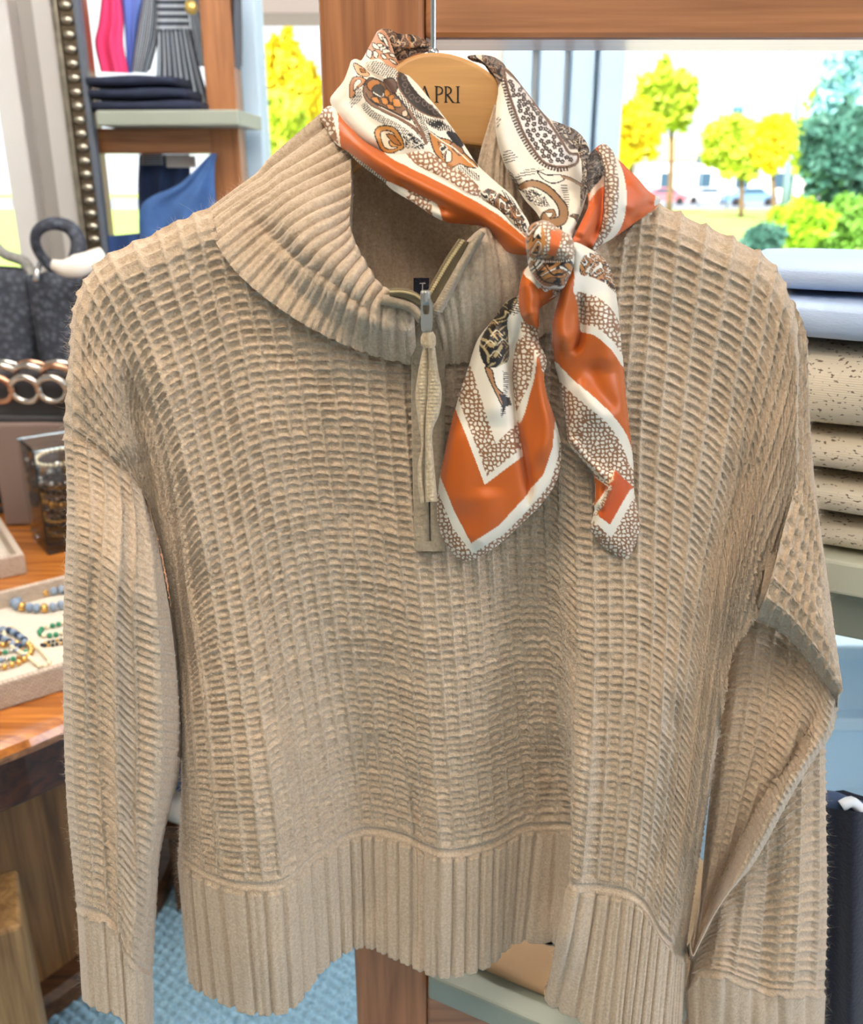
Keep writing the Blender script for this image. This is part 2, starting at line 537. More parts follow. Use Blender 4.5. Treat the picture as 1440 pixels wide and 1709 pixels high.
tree('street_tree', 'yellow-green tree just left of the leaning street pole', 'tree', 1292, 340, 44, (225, 30, 46), M_YEL, .14, 8, size=.3)
tree('street_tree', 'yellow-green tree between the street pole and the dark shrub', 'tree', 1365, 345, 34, (215, 36, 60), M_YG, .16, 9, size=.26)
tree('blue_spruce', 'tall blue-green conifer at the upper right of the window view', 'tree', 1432, 345, 30, (140, 58, 100), M_TEAL, .2, 10, size=.2, n=3400)
tree('dark_shrub', 'large dark green shrub at the right edge of the lawn', 'shrub', 1418, 345, 22, (285, 62, 78), M_DGRN, .08, 11, size=.16, n=3600)
tree('green_bush', 'rounded light green bush in front of the dark shrub', 'bush', 1396, 420, 19.6, (382, 56, 46), M_GRN, .05, 12, size=.12, n=2800)
tree('green_bush', 'bright lime green bush in the middle of the flower bed', 'bush', 1328, 428, 18.4, (384, 42, 38), leafmat('lime_leaves', lin(172, 222, 40)), .05, 13, size=.11, n=2400)
tree('green_bush', 'low dark green bush left of the lime green bush', 'bush', 1266, 425, 17.6, (398, 32, 24), M_DGRN, .04, 14, size=.11, n=2000)
# street pole with its thin upper mast
pole = thing('street_pole', 'grey blue street pole standing on the lawn edge beyond the glass', 'pole', G(1308, 338, -.19))
M_POLE = plain('painted_steel_pole', lin(128, 150, 176), .5)
Yp = float(G(1308, 338, -.19)[1]); Yp = 60.0
b0, b1, b2 = P(1310, 350, Yp), P(1327, 205, Yp), P(1340, 60, Yp)
V, F = tube_vf(np.stack([b0 * [1, 1, 0] + [0, 0, -.18], (b0 + b1) / 2, b1]), [.34, .32, .3], 10); mesh('post', V, F, M_POLE, pole)
V, F = tube_vf(np.stack([b1, (b1 + b2) / 2, b2]), [.08, .07, .06], 8); mesh('mast', V, F, M_POLE, pole)
# three traffic signals
M_SIG = plain('signal_green', lin(0, 226, 196), .4, emit=2.2); M_SIGB = plain('signal_housing', lin(70, 120, 140), .6)
for px, py, Y, lb in [(1090, 214, 62, 'leftmost green traffic signal in front of the yellow tree'), (1228, 216, 66, 'middle green traffic signal hanging over the street'), (1332, 242, 58, 'green traffic signal beside the leaning street pole')]:
    c = P(px, py, Y)
    t = thing('traffic_signal', lb, 'traffic light', c, 'traffic signals over the street')
    V, F = box_vf(c + np.array([0, 0, .45]), (.6, .4, 1.9), .06); mesh('housing', V, F, M_SIGB, t, smooth=False)
    for k in range(3):
        V, F = lathe_vf(c + np.array([0, -.22, .0 + .55 * k]), [(.02, -.06), (.2, -.05), (.22, .02)], 12, 'y'); mesh('lens', V, F, M_SIG if k == 0 else M_SIGB, t)
    V, F = tube_vf(np.stack([c + np.array([0, .25, 1.4]), c + np.array([0, .25, 0]), c * [1, 1, 0] + np.array([0, .25, -.19])]), .05, 6); mesh('signal_post', V, F, M_SIGB, t)
# parked cars and a house across the road
def car(px, py, Y, body, lb):
    c = P(px, py, Y); c[2] = -.19
    t = thing('car', lb, 'car', c, 'cars on the far road')
    L, W, Hh = 4.3, 1.8, 1.45
    prof = [(-2.15, .3), (-2.15, .75), (-1.9, .88), (-1.2, .95), (-.65, 1.4), (.75, 1.42), (1.35, .98), (1.95, .85), (2.15, .65), (2.15, .3)]
    o = np.array([(x, -W / 2, z) for x, z in prof]) + c
    V, F = prism_vf(o, W); mesh('car_body', V, F, body, t, smooth=False)
    g = np.array([(x, -W / 2 - .02, z) for x, z in [(-1.05, .96), (-.6, 1.32), (.68, 1.34), (1.15, .98)]]) + c
    V, F = prism_vf(g, W + .04); mesh('side_window', V, F, M_CARG, t, smooth=False)
    for x in (-1.35, 1.35):
        V, F = lathe_vf(c + np.array([x, -W / 2, .33]), [(.02, -.08), (.33, -.08), (.33, .1), (.02, .1)], 14, 'y'); mesh('wheel', V, F, M_TYRE, t)
M_CARG = plain('car_glass', lin(60, 90, 110), .1); M_TYRE = plain('tyre', lin(40, 40, 46), .8)
car(1105, 322, 84, plain('red_car_paint', lin(230, 120, 130), .3), 'reddish car on the road behind the yellow tree')
car(1178, 324, 88, plain('white_car_paint', lin(230, 232, 236), .3), 'white car on the road in the middle of the window view')
car(1250, 324, 80, plain('blue_car_paint', lin(120, 160, 200), .3), 'blue car on the road left of the street pole')
car(1352, 322, 86, plain('silver_car_paint', lin(206, 200, 210), .3), 'silver car on the road right of the street pole')
hs = thing('house', 'pale house with a tan roof across the road', 'house', P(1180, 320, 105))
hb = P(1190, 330, 105); hb[2] = 1.8
V, F = box_vf(hb, (18, 6, 4.2), .02); mesh('wall', V, F, plain('pale_siding', lin(240, 236, 228), .8), hs, smooth=False)
ro = np.array([(-9.6, 0, 0), (9.6, 0, 0), (8.2, 0, 2.2), (-8.2, 0, 2.2)]) + hb + np.array([0, -3.3, 2.1])
V, F = prism_vf(ro, 6.6); mesh('roof', V, F, plain('tan_shingle', lin(226, 196, 150), .9), hs, smooth=False)
for k in range(4):
    V, F = box_vf(hb + np.array([-6 + 4 * k, -3.02, .1]), (1.4, .1, 1.5), .02); mesh('pane', V, F, M_CARG, hs, smooth=False)
sg = thing('road_sign', 'small dark square sign standing by the far road', 'sign', P(1173, 330, 70))
c = P(1173, 266, 70)
V, F = box_vf(c, (.95, .08, .62), .02); mesh('sign_plate', V, F, plain('dark_sign', lin(70, 92, 120), .6), sg, smooth=False)
V, F = tube_vf(np.stack([c + np.array([0, .08, -.2]), c + np.array([0, .08, -1.6]), c * [1, 1, 0] + np.array([0, .08, -.19])]), .05, 6); mesh('sign_post', V, F, M_POLE, sg)
# porch eave seen at the top of the left window
ev = P(470, 18, 7.0)
prop(box('porch_eave', ev, (1.1, .5, .12), plain('brown_eave', lin(120, 110, 104), .8), bev=.01), 'brown porch eave outside at the top of the window left of the post', 'eave')

# ================================================================ the wooden clothes stand and its shelves
st = thing('display_stand', 'honey pine display stand of square timber from which the sweater hangs', 'stand', (-.04, .735, 0))
V, F = box_vf((-.0415, .737, 1.06), (.073, .074, 2.12), .004); mesh('post', V, F, M_OAK, st, smooth=False)
V, F = box_vf((.62, .735, 1.602), (1.25, .062, .112), .004); mesh('rail', V, F, M_OAKX, st, smooth=False)
V, F = box_vf((.62, .735, .634), (1.25, .062, .072), .004); mesh('rail', V, F, M_OAKX, st, smooth=False)
V, F = box_vf((1.27, .737, 1.06), (.073, .074, 2.12), .004); mesh('post', V, F, M_OAK, st, smooth=False)

A28 = math.radians(-27)
R28 = np.array([math.cos(A28), math.sin(A28), 0]); B28 = np.array([-math.sin(A28), math.cos(A28), 0])
def shelf_piece(name, corner, length, depth, thick, mat, parent=None, bev=.003):
    """board whose front-left top edge starts at corner and runs along R28"""
    c = np.array(corner, float) + R28 * length / 2 + B28 * depth / 2 - np.array([0, 0, thick / 2])
    return box(name, c, (length, depth, thick), mat, parent, bev, A28)
low0 = np.array([-.004, .692, .700]) 
sh = shelf_piece('shelf_board', low0, .24, .28, .030, M_GREY); prop(sh, 'grey laminate shelf board low behind the hem of the sweater', 'shelf')
# ================================================================ the sweater
def knit_material(name, c1, c2, fine=900):
    m, t, b = new_mat(name)
    tc = t.nodes.new('ShaderNodeTexCoord')
    n = t.nodes.new('ShaderNodeTexNoise'); n.inputs['Scale'].default_value = 420; n.inputs['Detail'].default_value = 4
    t.links.new(tc.outputs['Object'], n.inputs['Vector'])
    r = t.nodes.new('ShaderNodeValToRGB')
    r.color_ramp.elements[0].position = .33; r.color_ramp.elements[1].position = .68
    r.color_ramp.elements[0].color = (*c1, 1); r.color_ramp.elements[1].color = (*c2, 1)
    t.links.new(n.outputs['Fac'], r.inputs[0]); t.links.new(r.outputs[0], b.inputs['Base Color'])
    b.inputs['Roughness'].default_value = .95
    b.inputs['Specular IOR Level'].default_value = .15
    b.inputs['Sheen Weight'].default_value = .25
    b.inputs['Sheen Roughness'].default_value = .6
    n2 = t.nodes.new('ShaderNodeTexNoise'); n2.inputs['Scale'].default_value = fine; n2.inputs['Detail'].default_value = 3
    t.links.new(tc.outputs['Object'], n2.inputs['Vector'])
    bp = t.nodes.new('ShaderNodeBump'); bp.inputs['Strength'].default_value = .55; bp.inputs['Distance'].default_value = .0012
    t.links.new(n2.outputs['Fac'], bp.inputs['Height']); t.links.new(bp.outputs[0], b.inputs['Normal'])
    return m

M_KNIT = knit_material('oatmeal_wool', lin(180, 158, 133), lin(203, 182, 157))
M_KNIT_TRIM = knit_material('oatmeal_fine_knit', lin(152, 136, 112), lin(170, 153, 130))
M_TAPE = plain('zipper_tape', lin(118, 104, 78), .9, bump=.3, bscale=900)
M_BRASS = plain('antique_brass', lin(206, 186, 140), .35, .4)
M_STEEL = plain('brushed_nickel', lin(176, 174, 168), .36, .85)
M_FUZZ = plain('wool_fibre', lin(214, 198, 176), .9, sheen=.4)

def waffle(U, V, amp=.0028):
    """height of the knit: doubled wale chains with arched bars between them"""
    fu = U - np.round(U)
    cu = np.abs(fu)
    ph = .5 + .5 * np.cos(2 * math.pi * (2.0 * V - cu * 3.2))
    chain = np.exp(-((cu - .080) / .05) ** 2) * (.70 + .30 * ph) + .15 * np.exp(-(cu / .15) ** 2)
    x = U - np.floor(U) - .5
    jit = .07 * np.sin(np.floor(U) * 12.9 + np.floor(V) * 4.1) + .05 * np.sin(np.floor(U) * 3.7)
    vv = V + jit + .16 * (1 - (2 * x) ** 2)
    fv = vv - np.round(vv)
    bar = np.exp(-(fv / .135) ** 2) * (.92 + .12 * np.sin(np.floor(U) * 7.3 + np.round(vv) * 5.7))
    purl = .14 * np.sin(2 * math.pi * (U * 5 + .5 * np.round(V * 4))) * np.sin(2 * math.pi * V * 3)
    return amp * (np.maximum(np.maximum(chain, .95 * bar), 0) + purl * (1 - bar))

def spacing(m, u, ref=22.0):
    """wales crowd together in places; crowded knit is shallower"""
    s_ = np.linalg.norm(np.gradient(m, axis=1), axis=2) / (np.gradient(u, axis=1) if np.ndim(u) == 2 and u.shape[0] > 1 else np.gradient(np.asarray(u).ravel())[None, :])
    return np.clip((s_ / ref), .2, 1.25)

def facing(X_, N_):
    v = X_ - np.array([0, 0, EYE]); v = v / np.linalg.norm(v, axis=-1)[..., None]
    return sstep(.05, .5, np.abs((v * N_).sum(-1))) * .6 + .4

def rib(U, amp=.0032, ridge=.62):
    f = np.abs(U - np.round(U)) * 2
    return amp * (1 - sstep(ridge, .99, f)) * (1 - .25 * np.exp(-(f / .12) ** 2))

def normals(X):
    du = np.gradient(X, axis=1); dv = np.gradient(X, axis=0)
    n = np.cross(du, dv)
    n /= np.linalg.norm(n, axis=2)[..., None] + 1e-12
    n[n[..., 1] > 0] *= -1                    # towards the viewer's side
    return n

def spread(cols, knots, nt, ns):
    """columns of pixels -> dense (nt, ns, 2) map"""
    A = np.stack([curve(c, nt) for c in cols])            # columns, nt, 2
    x = np.linspace(knots[0], knots[-1], ns)
    return np.transpose(hermite(knots, A, x), (1, 0, 2)), x

FUZZ = []
def keep_for_fuzz(X, N, w=1.0):
    FUZZ.append((X.reshape(-1, 3), N.reshape(-1, 3), w))

sweater = thing('sweater', 'oatmeal beige waffle-knit wool sweater with ribbed half-zip collar hanging in the foreground', 'sweater', (0, .615, .80))

# ---- body front ---------------------------------------------------------------------------------
BODY = [
 ([(108,735),(150,752),(200,785),(242,832),(268,900),(280,960),(290,1050),(298,1180),(303,1300),(298,1425)], (318,1640)),
 ([(116,600),(152,655),(200,725),(243,810),(270,890),(292,980),(305,1080),(313,1200),(320,1320),(325,1443)], (345,1655)),
 ([(132,490),(168,560),(215,650),(250,740),(280,840),(308,960),(328,1090),(340,1210),(350,1340),(362,1462)], (385,1675)),
 ([(180,430),(215,500),(258,600),(290,700),(318,820),(345,950),(365,1080),(382,1210),(395,1340),(408,1474)], (425,1688)),
 ([(262,392),(285,470),(318,580),(345,700),(372,830),(398,970),(420,1110),(440,1250),(455,1370),(465,1472)], (478,1684)),
 ([(345,355),(365,450),(392,570),(418,700),(442,830),(465,970),(487,1110),(507,1250),(520,1350),(528,1424)], (540,1612)),
 ([(450,350),(462,450),(480,570),(500,700),(522,840),(542,970),(560,1110),(578,1230),(590,1320),(597,1386)], (603,1577)),
 ([(560,345),(568,450),(580,580),(594,710),(610,850),(625,980),(640,1110),(652,1240),(660,1320),(667,1392)], (668,1600)),
 ([(665,345),(668,450),(674,580),(682,710),(692,850),(703,980),(715,1110),(725,1240),(732,1330),(738,1420)], (735,1627)),
 ([(770,345),(768,450),(767,580),(769,710),(775,850),(783,980),(792,1110),(800,1240),(806,1330),(812,1408)], (808,1612)),
 ([(870,345),(865,450),(860,580),(858,710),(860,850),(866,980),(874,1110),(882,1230),(890,1310),(890,1376)], (872,1568)),
 ([(940,345),(932,450),(925,580),(922,710),(925,850),(930,980),(938,1110),(948,1230),(962,1320),(972,1396)], (962,1597)),
 ([(985,345),(975,450),(965,580),(960,710),(962,850),(965,980),(966,1110),(962,1230),(956,1340),(950,1464)], (915,1655)),
 ([(1050,345),(1038,450),(1025,580),(1017,710),(1015,850),(1017,980),(1018,1110),(1013,1240),(1006,1370),(998,1478)], (965,1698)),
 ([(1100,345),(1090,450),(1080,580),(1070,710),(1066,850),(1066,980),(1066,1110),(1060,1250),(1050,1380),(1042,1486)], (1018,1722)),
 ([(1185,382),(1172,480),(1155,600),(1138,740),(1125,870),(1117,1000),(1110,1120),(1100,1260),(1088,1390),(1076,1510)], (1050,1735)),
 ([(1270,425),(1250,530),(1228,650),(1205,780),(1180,900),(1160,1020),(1145,1140),(1130,1280),(1115,1420),(1098,1550)], (1080,1745)),
 ([(1320,505),(1302,610),(1275,720),(1243,840),(1212,950),(1185,1060),(1170,1160),(1155,1290),(1135,1430),(1118,1574)], (1102,1748)),
 ([(1331,700),(1315,780),(1293,865),(1262,940),(1225,1020),(1202,1100),(1190,1190),(1172,1320),(1150,1470),(1132,1592)], (1122,1750)),
 ([(1333,793),(1315,850),(1300,900),(1285,960),(1258,1035),(1222,1085),(1207,1160),(1188,1290),(1165,1440),(1143,1595)], (1132,1752)),
]
_mid = np.array([np.interp(980, [q[1] for q in c], [q[0] for q in c]) for c, _ in BODY])
UK = np.concatenate([[0], np.cumsum(np.maximum(np.diff(_mid), 26) / 24.5)])
_d = np.diff(UK); _d[0], _d[1], _d[2] = 4.0, 4.0, 2.8; _d[-1], _d[-2], _d[-3] = 2.4, 4.4, 2.8
UK = np.concatenate([[0], np.cumsum(_d)])
NS = int(UK[-1] * 9)
NT1, NT2 = 400, 84
top_map, UU = spread([c for c, _ in BODY], UK, NT1, NS)
hem_cols = np.array([h for _, h in BODY], float)
hem_line = hermite(UK, hem_cols, UU)
seam_line = top_map[-1]
tt = np.linspace(0, 1, NT2)[1:, None, None]
slope = (top_map[-1] - top_map[-6]) / 5 * NT2 * .35
hem_map = seam_line + (hem_line - seam_line) * tt + slope * (tt * (1 - tt)) * .25
pix = np.concatenate([top_map, hem_map], 0)
tv = np.concatenate([np.linspace(0, 1, NT1), 1 + np.linspace(0, 1, NT2)[1:]])[:, None]
uu = UU[None, :]
flat = pix.reshape(-1, 2)
# hem hangs level, so its picture height tells how near it swings
def level_depth(p, z, mean):
    return np.clip(G(p[:, 0], p[:, 1], z)[:, 1] - mean, -.085, .05)
d8 = level_depth(seam_line, .932, .600) * .80
d9 = level_depth(hem_line, .797, .600) * .80
def level_off(d):
    k = np.interp(UK[14], UU, d)
    return np.where(UU > UK[14], k + (.030 * sstep(UK[14], UK[19], UU)), d)
d8, d9 = level_off(d8), level_off(d9)
w = sstep(.25, 1.0, tv)
Y = .612 + np.where(tv < 1, w * d8[None], d8[None] + (d9 - d8)[None] * np.clip(tv - 1, 0, 1))
Y = Y - .006 * np.sin(np.clip(tv, 0, 1) * math.pi)                                     # a little body
Y = Y + .020 * (1 - np.clip(tv / .04, 0, 1)) ** 2 * np.where((uu < UK[5] + .5) | (uu > UK[14] - .5), 1, 0)   # over the shoulder
Y = Y + .030 * (1 - np.clip(uu / 1.6, 0, 1)) ** 2 * sstep(.35, .6, tv) + .026 * (1 - np.clip((UU[-1] - uu) / 1.8, 0, 1)) ** 2 * sstep(.5, .62, tv)
Y = Y + .008 * np.exp(-((uu - (UK[11] + UK[12]) / 2) / .5) ** 2) * sstep(.78, 1, tv)
BF = [
 ([(205,570),(235,690),(262,815),(282,930),(295,1060),(303,1200)], -.017, 31),
 ([(262,560),(292,690),(322,830),(345,980)], .006, 34),
 ([(140,600),(185,690),(225,780)], .005, 45),
 ([(598,1200),(600,1380),(604,1580)], -.006, 40),
 ([(690,1260),(700,1400),(702,1620)], -.006, 13),
 ([(722,1300),(735,1420),(735,1620)], .004, 16),
 ([(430,1180),(435,1480),(450,1690)], .007, 60),
 ([(912,1200),(928,1330),(938,1560)], -.007, 36),
 ([(968,1180),(962,1330),(945,1560),(930,1650)], .011, 24),
 ([(1330,640),(1290,800),(1240,950),(1200,1080)], .006, 40),
 ([(1262,700),(1215,860),(1150,1020),(1110,1150)], -.006, 34),
 ([(1180,900),(1120,1100),(1085,1400)], .006, 30),
 ([(1210,1080),(1180,1260),(1150,1480)], .008, 24),
 ([(1130,1130),(1118,1300),(1090,1500)], -.006, 20),
 ([(340,400),(420,540),(560,640),(690,660)], -.003, 30),
 ([(1060,480),(1180,640),(1240,760)], -.004, 50),
 ([(400,640),(520,900),(600,1150)], .004, 70),
 ([(500,620),(640,900)], -.003, 60),
]
Y = Y - folds(flat, BF).reshape(Y.shape[0] if Y.ndim > 1 else -1, -1)
X = P(pix[..., 0], pix[..., 1], Y)
N = normals(X)
_A = .5 * (1 - sstep(UK[0] + 1, UK[4], uu)) + .35 * sstep(UK[15], UK[18], uu)
_t = np.clip(tv, 0, 1) * np.ones_like(uu); _t = _t - _A * _t * (1 - sstep(.2, .75, _t))
Vrow = _t * 82 * (1 - .20 * (1 - _t))
# towards the arm holes wales run out into the seam instead of crowding down to the hem
_k = 1 - .62 * sstep(.22, .55, np.clip(tv, 0, 1))
UF = np.where(uu < UK[3], UK[3] - (UK[3] - uu) * _k, np.where(uu > UK[16], UK[16] + (uu - UK[16]) * _k, uu + 0 * tv))
h_w = waffle(UF, np.broadcast_to(Vrow, Y.shape))
h_r = rib(UF + .5, .0042)
dseam = np.abs((tv - 1) * np.where(tv < 1, 1080, 215))
lines = .0030 * (np.exp(-((dseam - 8) / 3.6) ** 2)) * (.8 + .2 * np.cos(2 * math.pi * uu * 4))
H = np.where(tv < 1 - .012, h_w, 0) + np.where(tv > 1.06, h_r, 0) + lines + .0010 * np.exp(-((uu - UU[-1] + .25) / .2) ** 2)
H = H * facing(X, N) * np.where(tv < 1, spacing(pix, UF), 1)
Xd = X + N * H[..., None]
lip = np.stack([Xd[-1] + np.array([0, .004, -.0012]), Xd[-1] + np.array([0, .009, .003])])
Xd = np.concatenate([Xd, lip], 0)
F = quads(*Xd.shape[:2])
# cut the neck hole under the collar seam
NECK = [(352,362),(366,404),(398,446),(436,482),(488,518),(548,552),(606,576),(656,590),(700,596),(745,594),(830,578),(900,548),(1000,455),(1082,345),(1100,200),(345,200)]
fc = pix.reshape(-1, 2)
cut = inside(fc, NECK)
idx = np.concatenate([cut, np.zeros(2 * NS, bool)])
F = F[~np.all(idx[F], axis=1)]
mesh('body_front', Xd, F, M_KNIT, sweater)
keep_for_fuzz(Xd[::2, ::2][:-2], N[::2, ::2][:len(Xd[::2, ::2][:-2])], 1.0)

# ---- body back (hangs behind, seen from the side only) -------------------------------------------
s = (slice(None, None, 6), slice(None, None, 6))
Xb = X[s].copy(); Xb[..., 1] = np.maximum(Xb[..., 1] + .012, .652)
Xb[:, 0, 1] = X[s][:, 0, 1] + .004; Xb[:, -1, 1] = X[s][:, -1, 1] + .004
cb = cut.reshape(pix.shape[:2])[s].ravel()
fb = quads(*Xb.shape[:2]); fb = fb[~np.all(cb[fb], axis=1)]
mesh('body_back', Xb, fb, M_KNIT, sweater)

# ---- sleeves ------------------------------------------------------------------------------------
def sleeve(name, cols, knots, cuff, depth_fn, fold, cuff_amp=.0032, rows=46, back=.03, cuff_rows=70, nt=300, per=9, ribs=.8, row_flip=False, dback=True, cuff_skip=0):
    kn = np.asarray(knots, float)
    ns = int((kn[-1] - kn[0]) * per)
    m, u = spread(cols, kn, nt, ns)
    t = np.linspace(0, 1, nt)
    if cuff is not None:
        cl = hermite(kn, np.array(cuff, float), u)
        k = np.linspace(0, 1, cuff_rows)[1:, None, None]
        m = np.concatenate([m, m[-1] + (cl - m[-1]) * k], 0)
        t = np.concatenate([t, 1 + np.linspace(0, 1, cuff_rows)[1:]])
    t = t[:, None]; u = u[None, :]
    sx = (u - kn[0]) / (kn[-1] - kn[0])
    y = depth_fn(m.reshape(-1, 2), np.broadcast_to(sx, m.shape[:2]).ravel(), np.broadcast_to(t, m.shape[:2]).ravel()).reshape(m.shape[:2])
    y = y - folds(m.reshape(-1, 2), fold).reshape(m.shape[:2])
    x = P(m[..., 0], m[..., 1], y); n = normals(x)
    h = np.where(t <= 1 - .012, waffle(np.broadcast_to(u, y.shape), np.broadcast_to(t * rows, y.shape)), 0)
    if cuff is not None:
        ds = np.abs((t - 1) * np.where(t < 1, 760, 150))
        h = h + np.where(t > 1.06, rib(u * ribs + .5, cuff_amp), 0) + .0028 * np.exp(-((ds - 8) / 3.5) ** 2) * (.8 + .2 * np.cos(2 * math.pi * u * 4))
    else:
        h = np.where(t > 0, waffle(np.broadcast_to(u, y.shape), np.broadcast_to(t * rows, y.shape)), 0)
    h = h * facing(x, n) * np.where(t < 1, spacing(m, u), 1)
    xd = x + n * h[..., None]
    rim = np.stack([xd[-1] + np.array([0, .005, 0]), xd[-1] + np.array([0, .011, .004])])
    xd = np.concatenate([xd, rim], 0)
    vs, fs = xd.reshape(-1, 3), quads(*xd.shape[:2])
    if dback:      # the far half of the tube
        xb = x[::6, ::4].copy()
        sb = np.sin(np.linspace(0, math.pi, xb.shape[1]))
        xb[..., 1] += .003 + back * sb[None]
        fb2 = quads(*xb.shape[:2]) + len(vs)
        vs = np.vstack([vs, xb.reshape(-1, 3)]); fs = np.vstack([fs, fb2])
    o = mesh(name, vs, fs, M_KNIT, sweater)
    keep_for_fuzz(xd[:-2:2, ::2], n[::2, ::2], 1.0)
    return o

LS = [
 [(108,735),(112,820),(111,900),(107,1000),(106,1100),(107,1220),(112,1340),(120,1430),(128,1510)],
 [(135,742),(139,830),(138,920),(133,1020),(131,1120),(133,1230),(137,1340),(143,1430),(148,1517)],
 [(165,757),(168,840),(166,930),(160,1030),(158,1130),(160,1240),(163,1350),(168,1440),(172,1524)],
 [(190,774),(192,850),(188,940),(183,1040),(184,1140),(187,1250),(190,1350),(193,1440),(196,1542)],
 [(212,794),(215,860),(214,950),(212,1050),(214,1150),(216,1250),(217,1350),(217,1450),(213,1590)],
 [(228,812),(238,880),(245,960),(250,1050),(254,1150),(255,1250),(250,1350),(243,1450),(232,1613)],
 [(242,830),(262,890),(276,960),(291,1040),(301,1120),(307,1200),(303,1270),(286,1345),(268,1430),(261,1530),(256,1624)],
]
LC = [(137,1668),(160,1681),(182,1688),(205,1697),(219,1735),(236,1745),(257,1750)]
def d_left(p, s, t):
    e = np.sqrt(np.clip(1 - np.abs(2 * s - 1) ** 3.4, 0, 1))
    return .622 - (.018 + .034 * sstep(0, .25, t)) * e - .004 * t
sleeve('left_sleeve', LS, [0, 1.35, 2.6, 3.7, 4.7, 5.8, 7.0], LC, d_left,
       [([(196,800),(186,1000),(196,1300),(208,1480),(222,1600),(224,1720)], .005, 17),
        ([(172,820),(160,1000),(170,1300),(190,1480),(200,1560)], -.003, 15),
        ([(135,800),(128,1000),(132,1300)], .003, 12),
        ([(240,900),(262,1050),(262,1240),(240,1450)], .004, 20),
        ([(222,1000),(230,1200),(225,1450)], -.003, 14)], rows=56, ribs=.72)

# right sleeve: the upper arm leaves the seam, doubles over at the elbow and comes back
UA = [
 [(1318,500),(1340,560),(1347,680),(1352,790)],
 [(1329,690),(1345,760),(1358,840),(1370,905)],
 [(1328,800),(1346,850),(1366,915),(1381,985)],
 [(1308,880),(1335,930),(1366,995),(1391,1060)],
 [(1292,945),(1325,985),(1366,1048),(1398,1112)],
 [(1277,995),(1315,1024),(1361,1080),(1402,1150)],
 [(1260,1034),(1303,1056),(1350,1104),(1398,1182)],
]
def d_upper(p, s, t):
    return .606 + .042 * (1 - s) ** 2 - .016 * s + .034 * np.clip(t - .55, 0, 1) ** 2 * 2.2 + .022 * sstep(.9, 1, s) - .012 * np.exp(-((s - .8) / .2) ** 2)
sleeve('right_upper_sleeve', UA, [0, 4, 6.5, 8.6, 10.4, 12, 13.4], None, d_upper,
       [([(1345,520),(1350,640),(1356,800)], .003, 8)], rows=9, nt=120, per=11, back=.02)
UB = [
 [(1218,1058),(1205,1150),(1194,1250),(1182,1350),(1172,1460),(1163,1560),(1152,1602)],
 [(1250,1035),(1238,1150),(1223,1250),(1207,1350),(1187,1460),(1164,1560),(1149,1601)],
 [(1290,1045),(1275,1150),(1256,1240),(1232,1340),(1204,1450),(1171,1550),(1151,1600)],
 [(1325,1068),(1312,1160),(1288,1250),(1257,1340),(1218,1450),(1180,1540),(1153,1599)],
 [(1360,1100),(1347,1180),(1316,1260),(1280,1340),(1230,1450),(1185,1535),(1154,1598)],
 [(1388,1150),(1373,1210),(1336,1275),(1300,1340),(1245,1445),(1194,1520),(1156,1596)],
 [(1397,1175),(1387,1222),(1352,1275),(1316,1335),(1258,1440),(1206,1505),(1158,1594)],
]
def d_under(p, s, t):
    return .640 - .022 * sstep(0, .5, t) - .030 * sstep(.45, .9, s) + .022 * sstep(.92, 1, s) + .012 * (1 - sstep(0, .18, s))
sleeve('right_sleeve_fold', UB, [0, 1.5, 2.9, 4.1, 5.2, 6.2, 7.0], None, d_under,
       [([(1372,1168),(1330,1250),(1275,1332),(1212,1452),(1150,1590)], -.010, 11),
        ([(1392,1190),(1345,1270),(1296,1340),(1235,1445),(1170,1550)], .007, 13),
        ([(1300,1130),(1250,1280),(1190,1460)], .003, 20)], rows=46, nt=260, per=10, dback=False)
LOW = [
 [(1178,1430),(1170,1500),(1160,1560),(1153,1610),(1145,1657)],
 [(1205,1380),(1198,1460),(1188,1530),(1178,1580),(1168,1619)],
 [(1240,1330),(1235,1420),(1226,1500),(1216,1570),(1208,1620)],
 [(1275,1290),(1270,1400),(1262,1500),(1254,1580),(1248,1636)],
 [(1310,1255),(1306,1380),(1300,1500),(1294,1590),(1288,1649)],
 [(1345,1225),(1343,1360),(1340,1500),(1336,1590),(1332,1652)],
 [(1376,1205),(1378,1360),(1380,1500),(1378,1590),(1375,1653)],
]
LOWC = [(1149,1760),(1170,1762),(1208,1764),(1248,1766),(1288,1766),(1332,1766),(1370,1762)]
def d_low(p, s, t):
    return .652 - .024 * np.sqrt(np.clip(1 - (2 * s - 1) ** 2, 0, 1)) - .016 * np.clip(t, 0, 1)
sleeve('right_lower_sleeve', LOW, [0, 1.3, 2.6, 3.8, 5.0, 6.3, 7.5], LOWC, d_low,
       [([(1215,1480),(1205,1580),(1200,1700)], .004, 14), ([(1290,1400),(1275,1540),(1268,1700)], -.005, 18),
        ([(1330,1350),(1320,1600),(1315,1700)], .004, 20)], rows=26, ribs=.75)

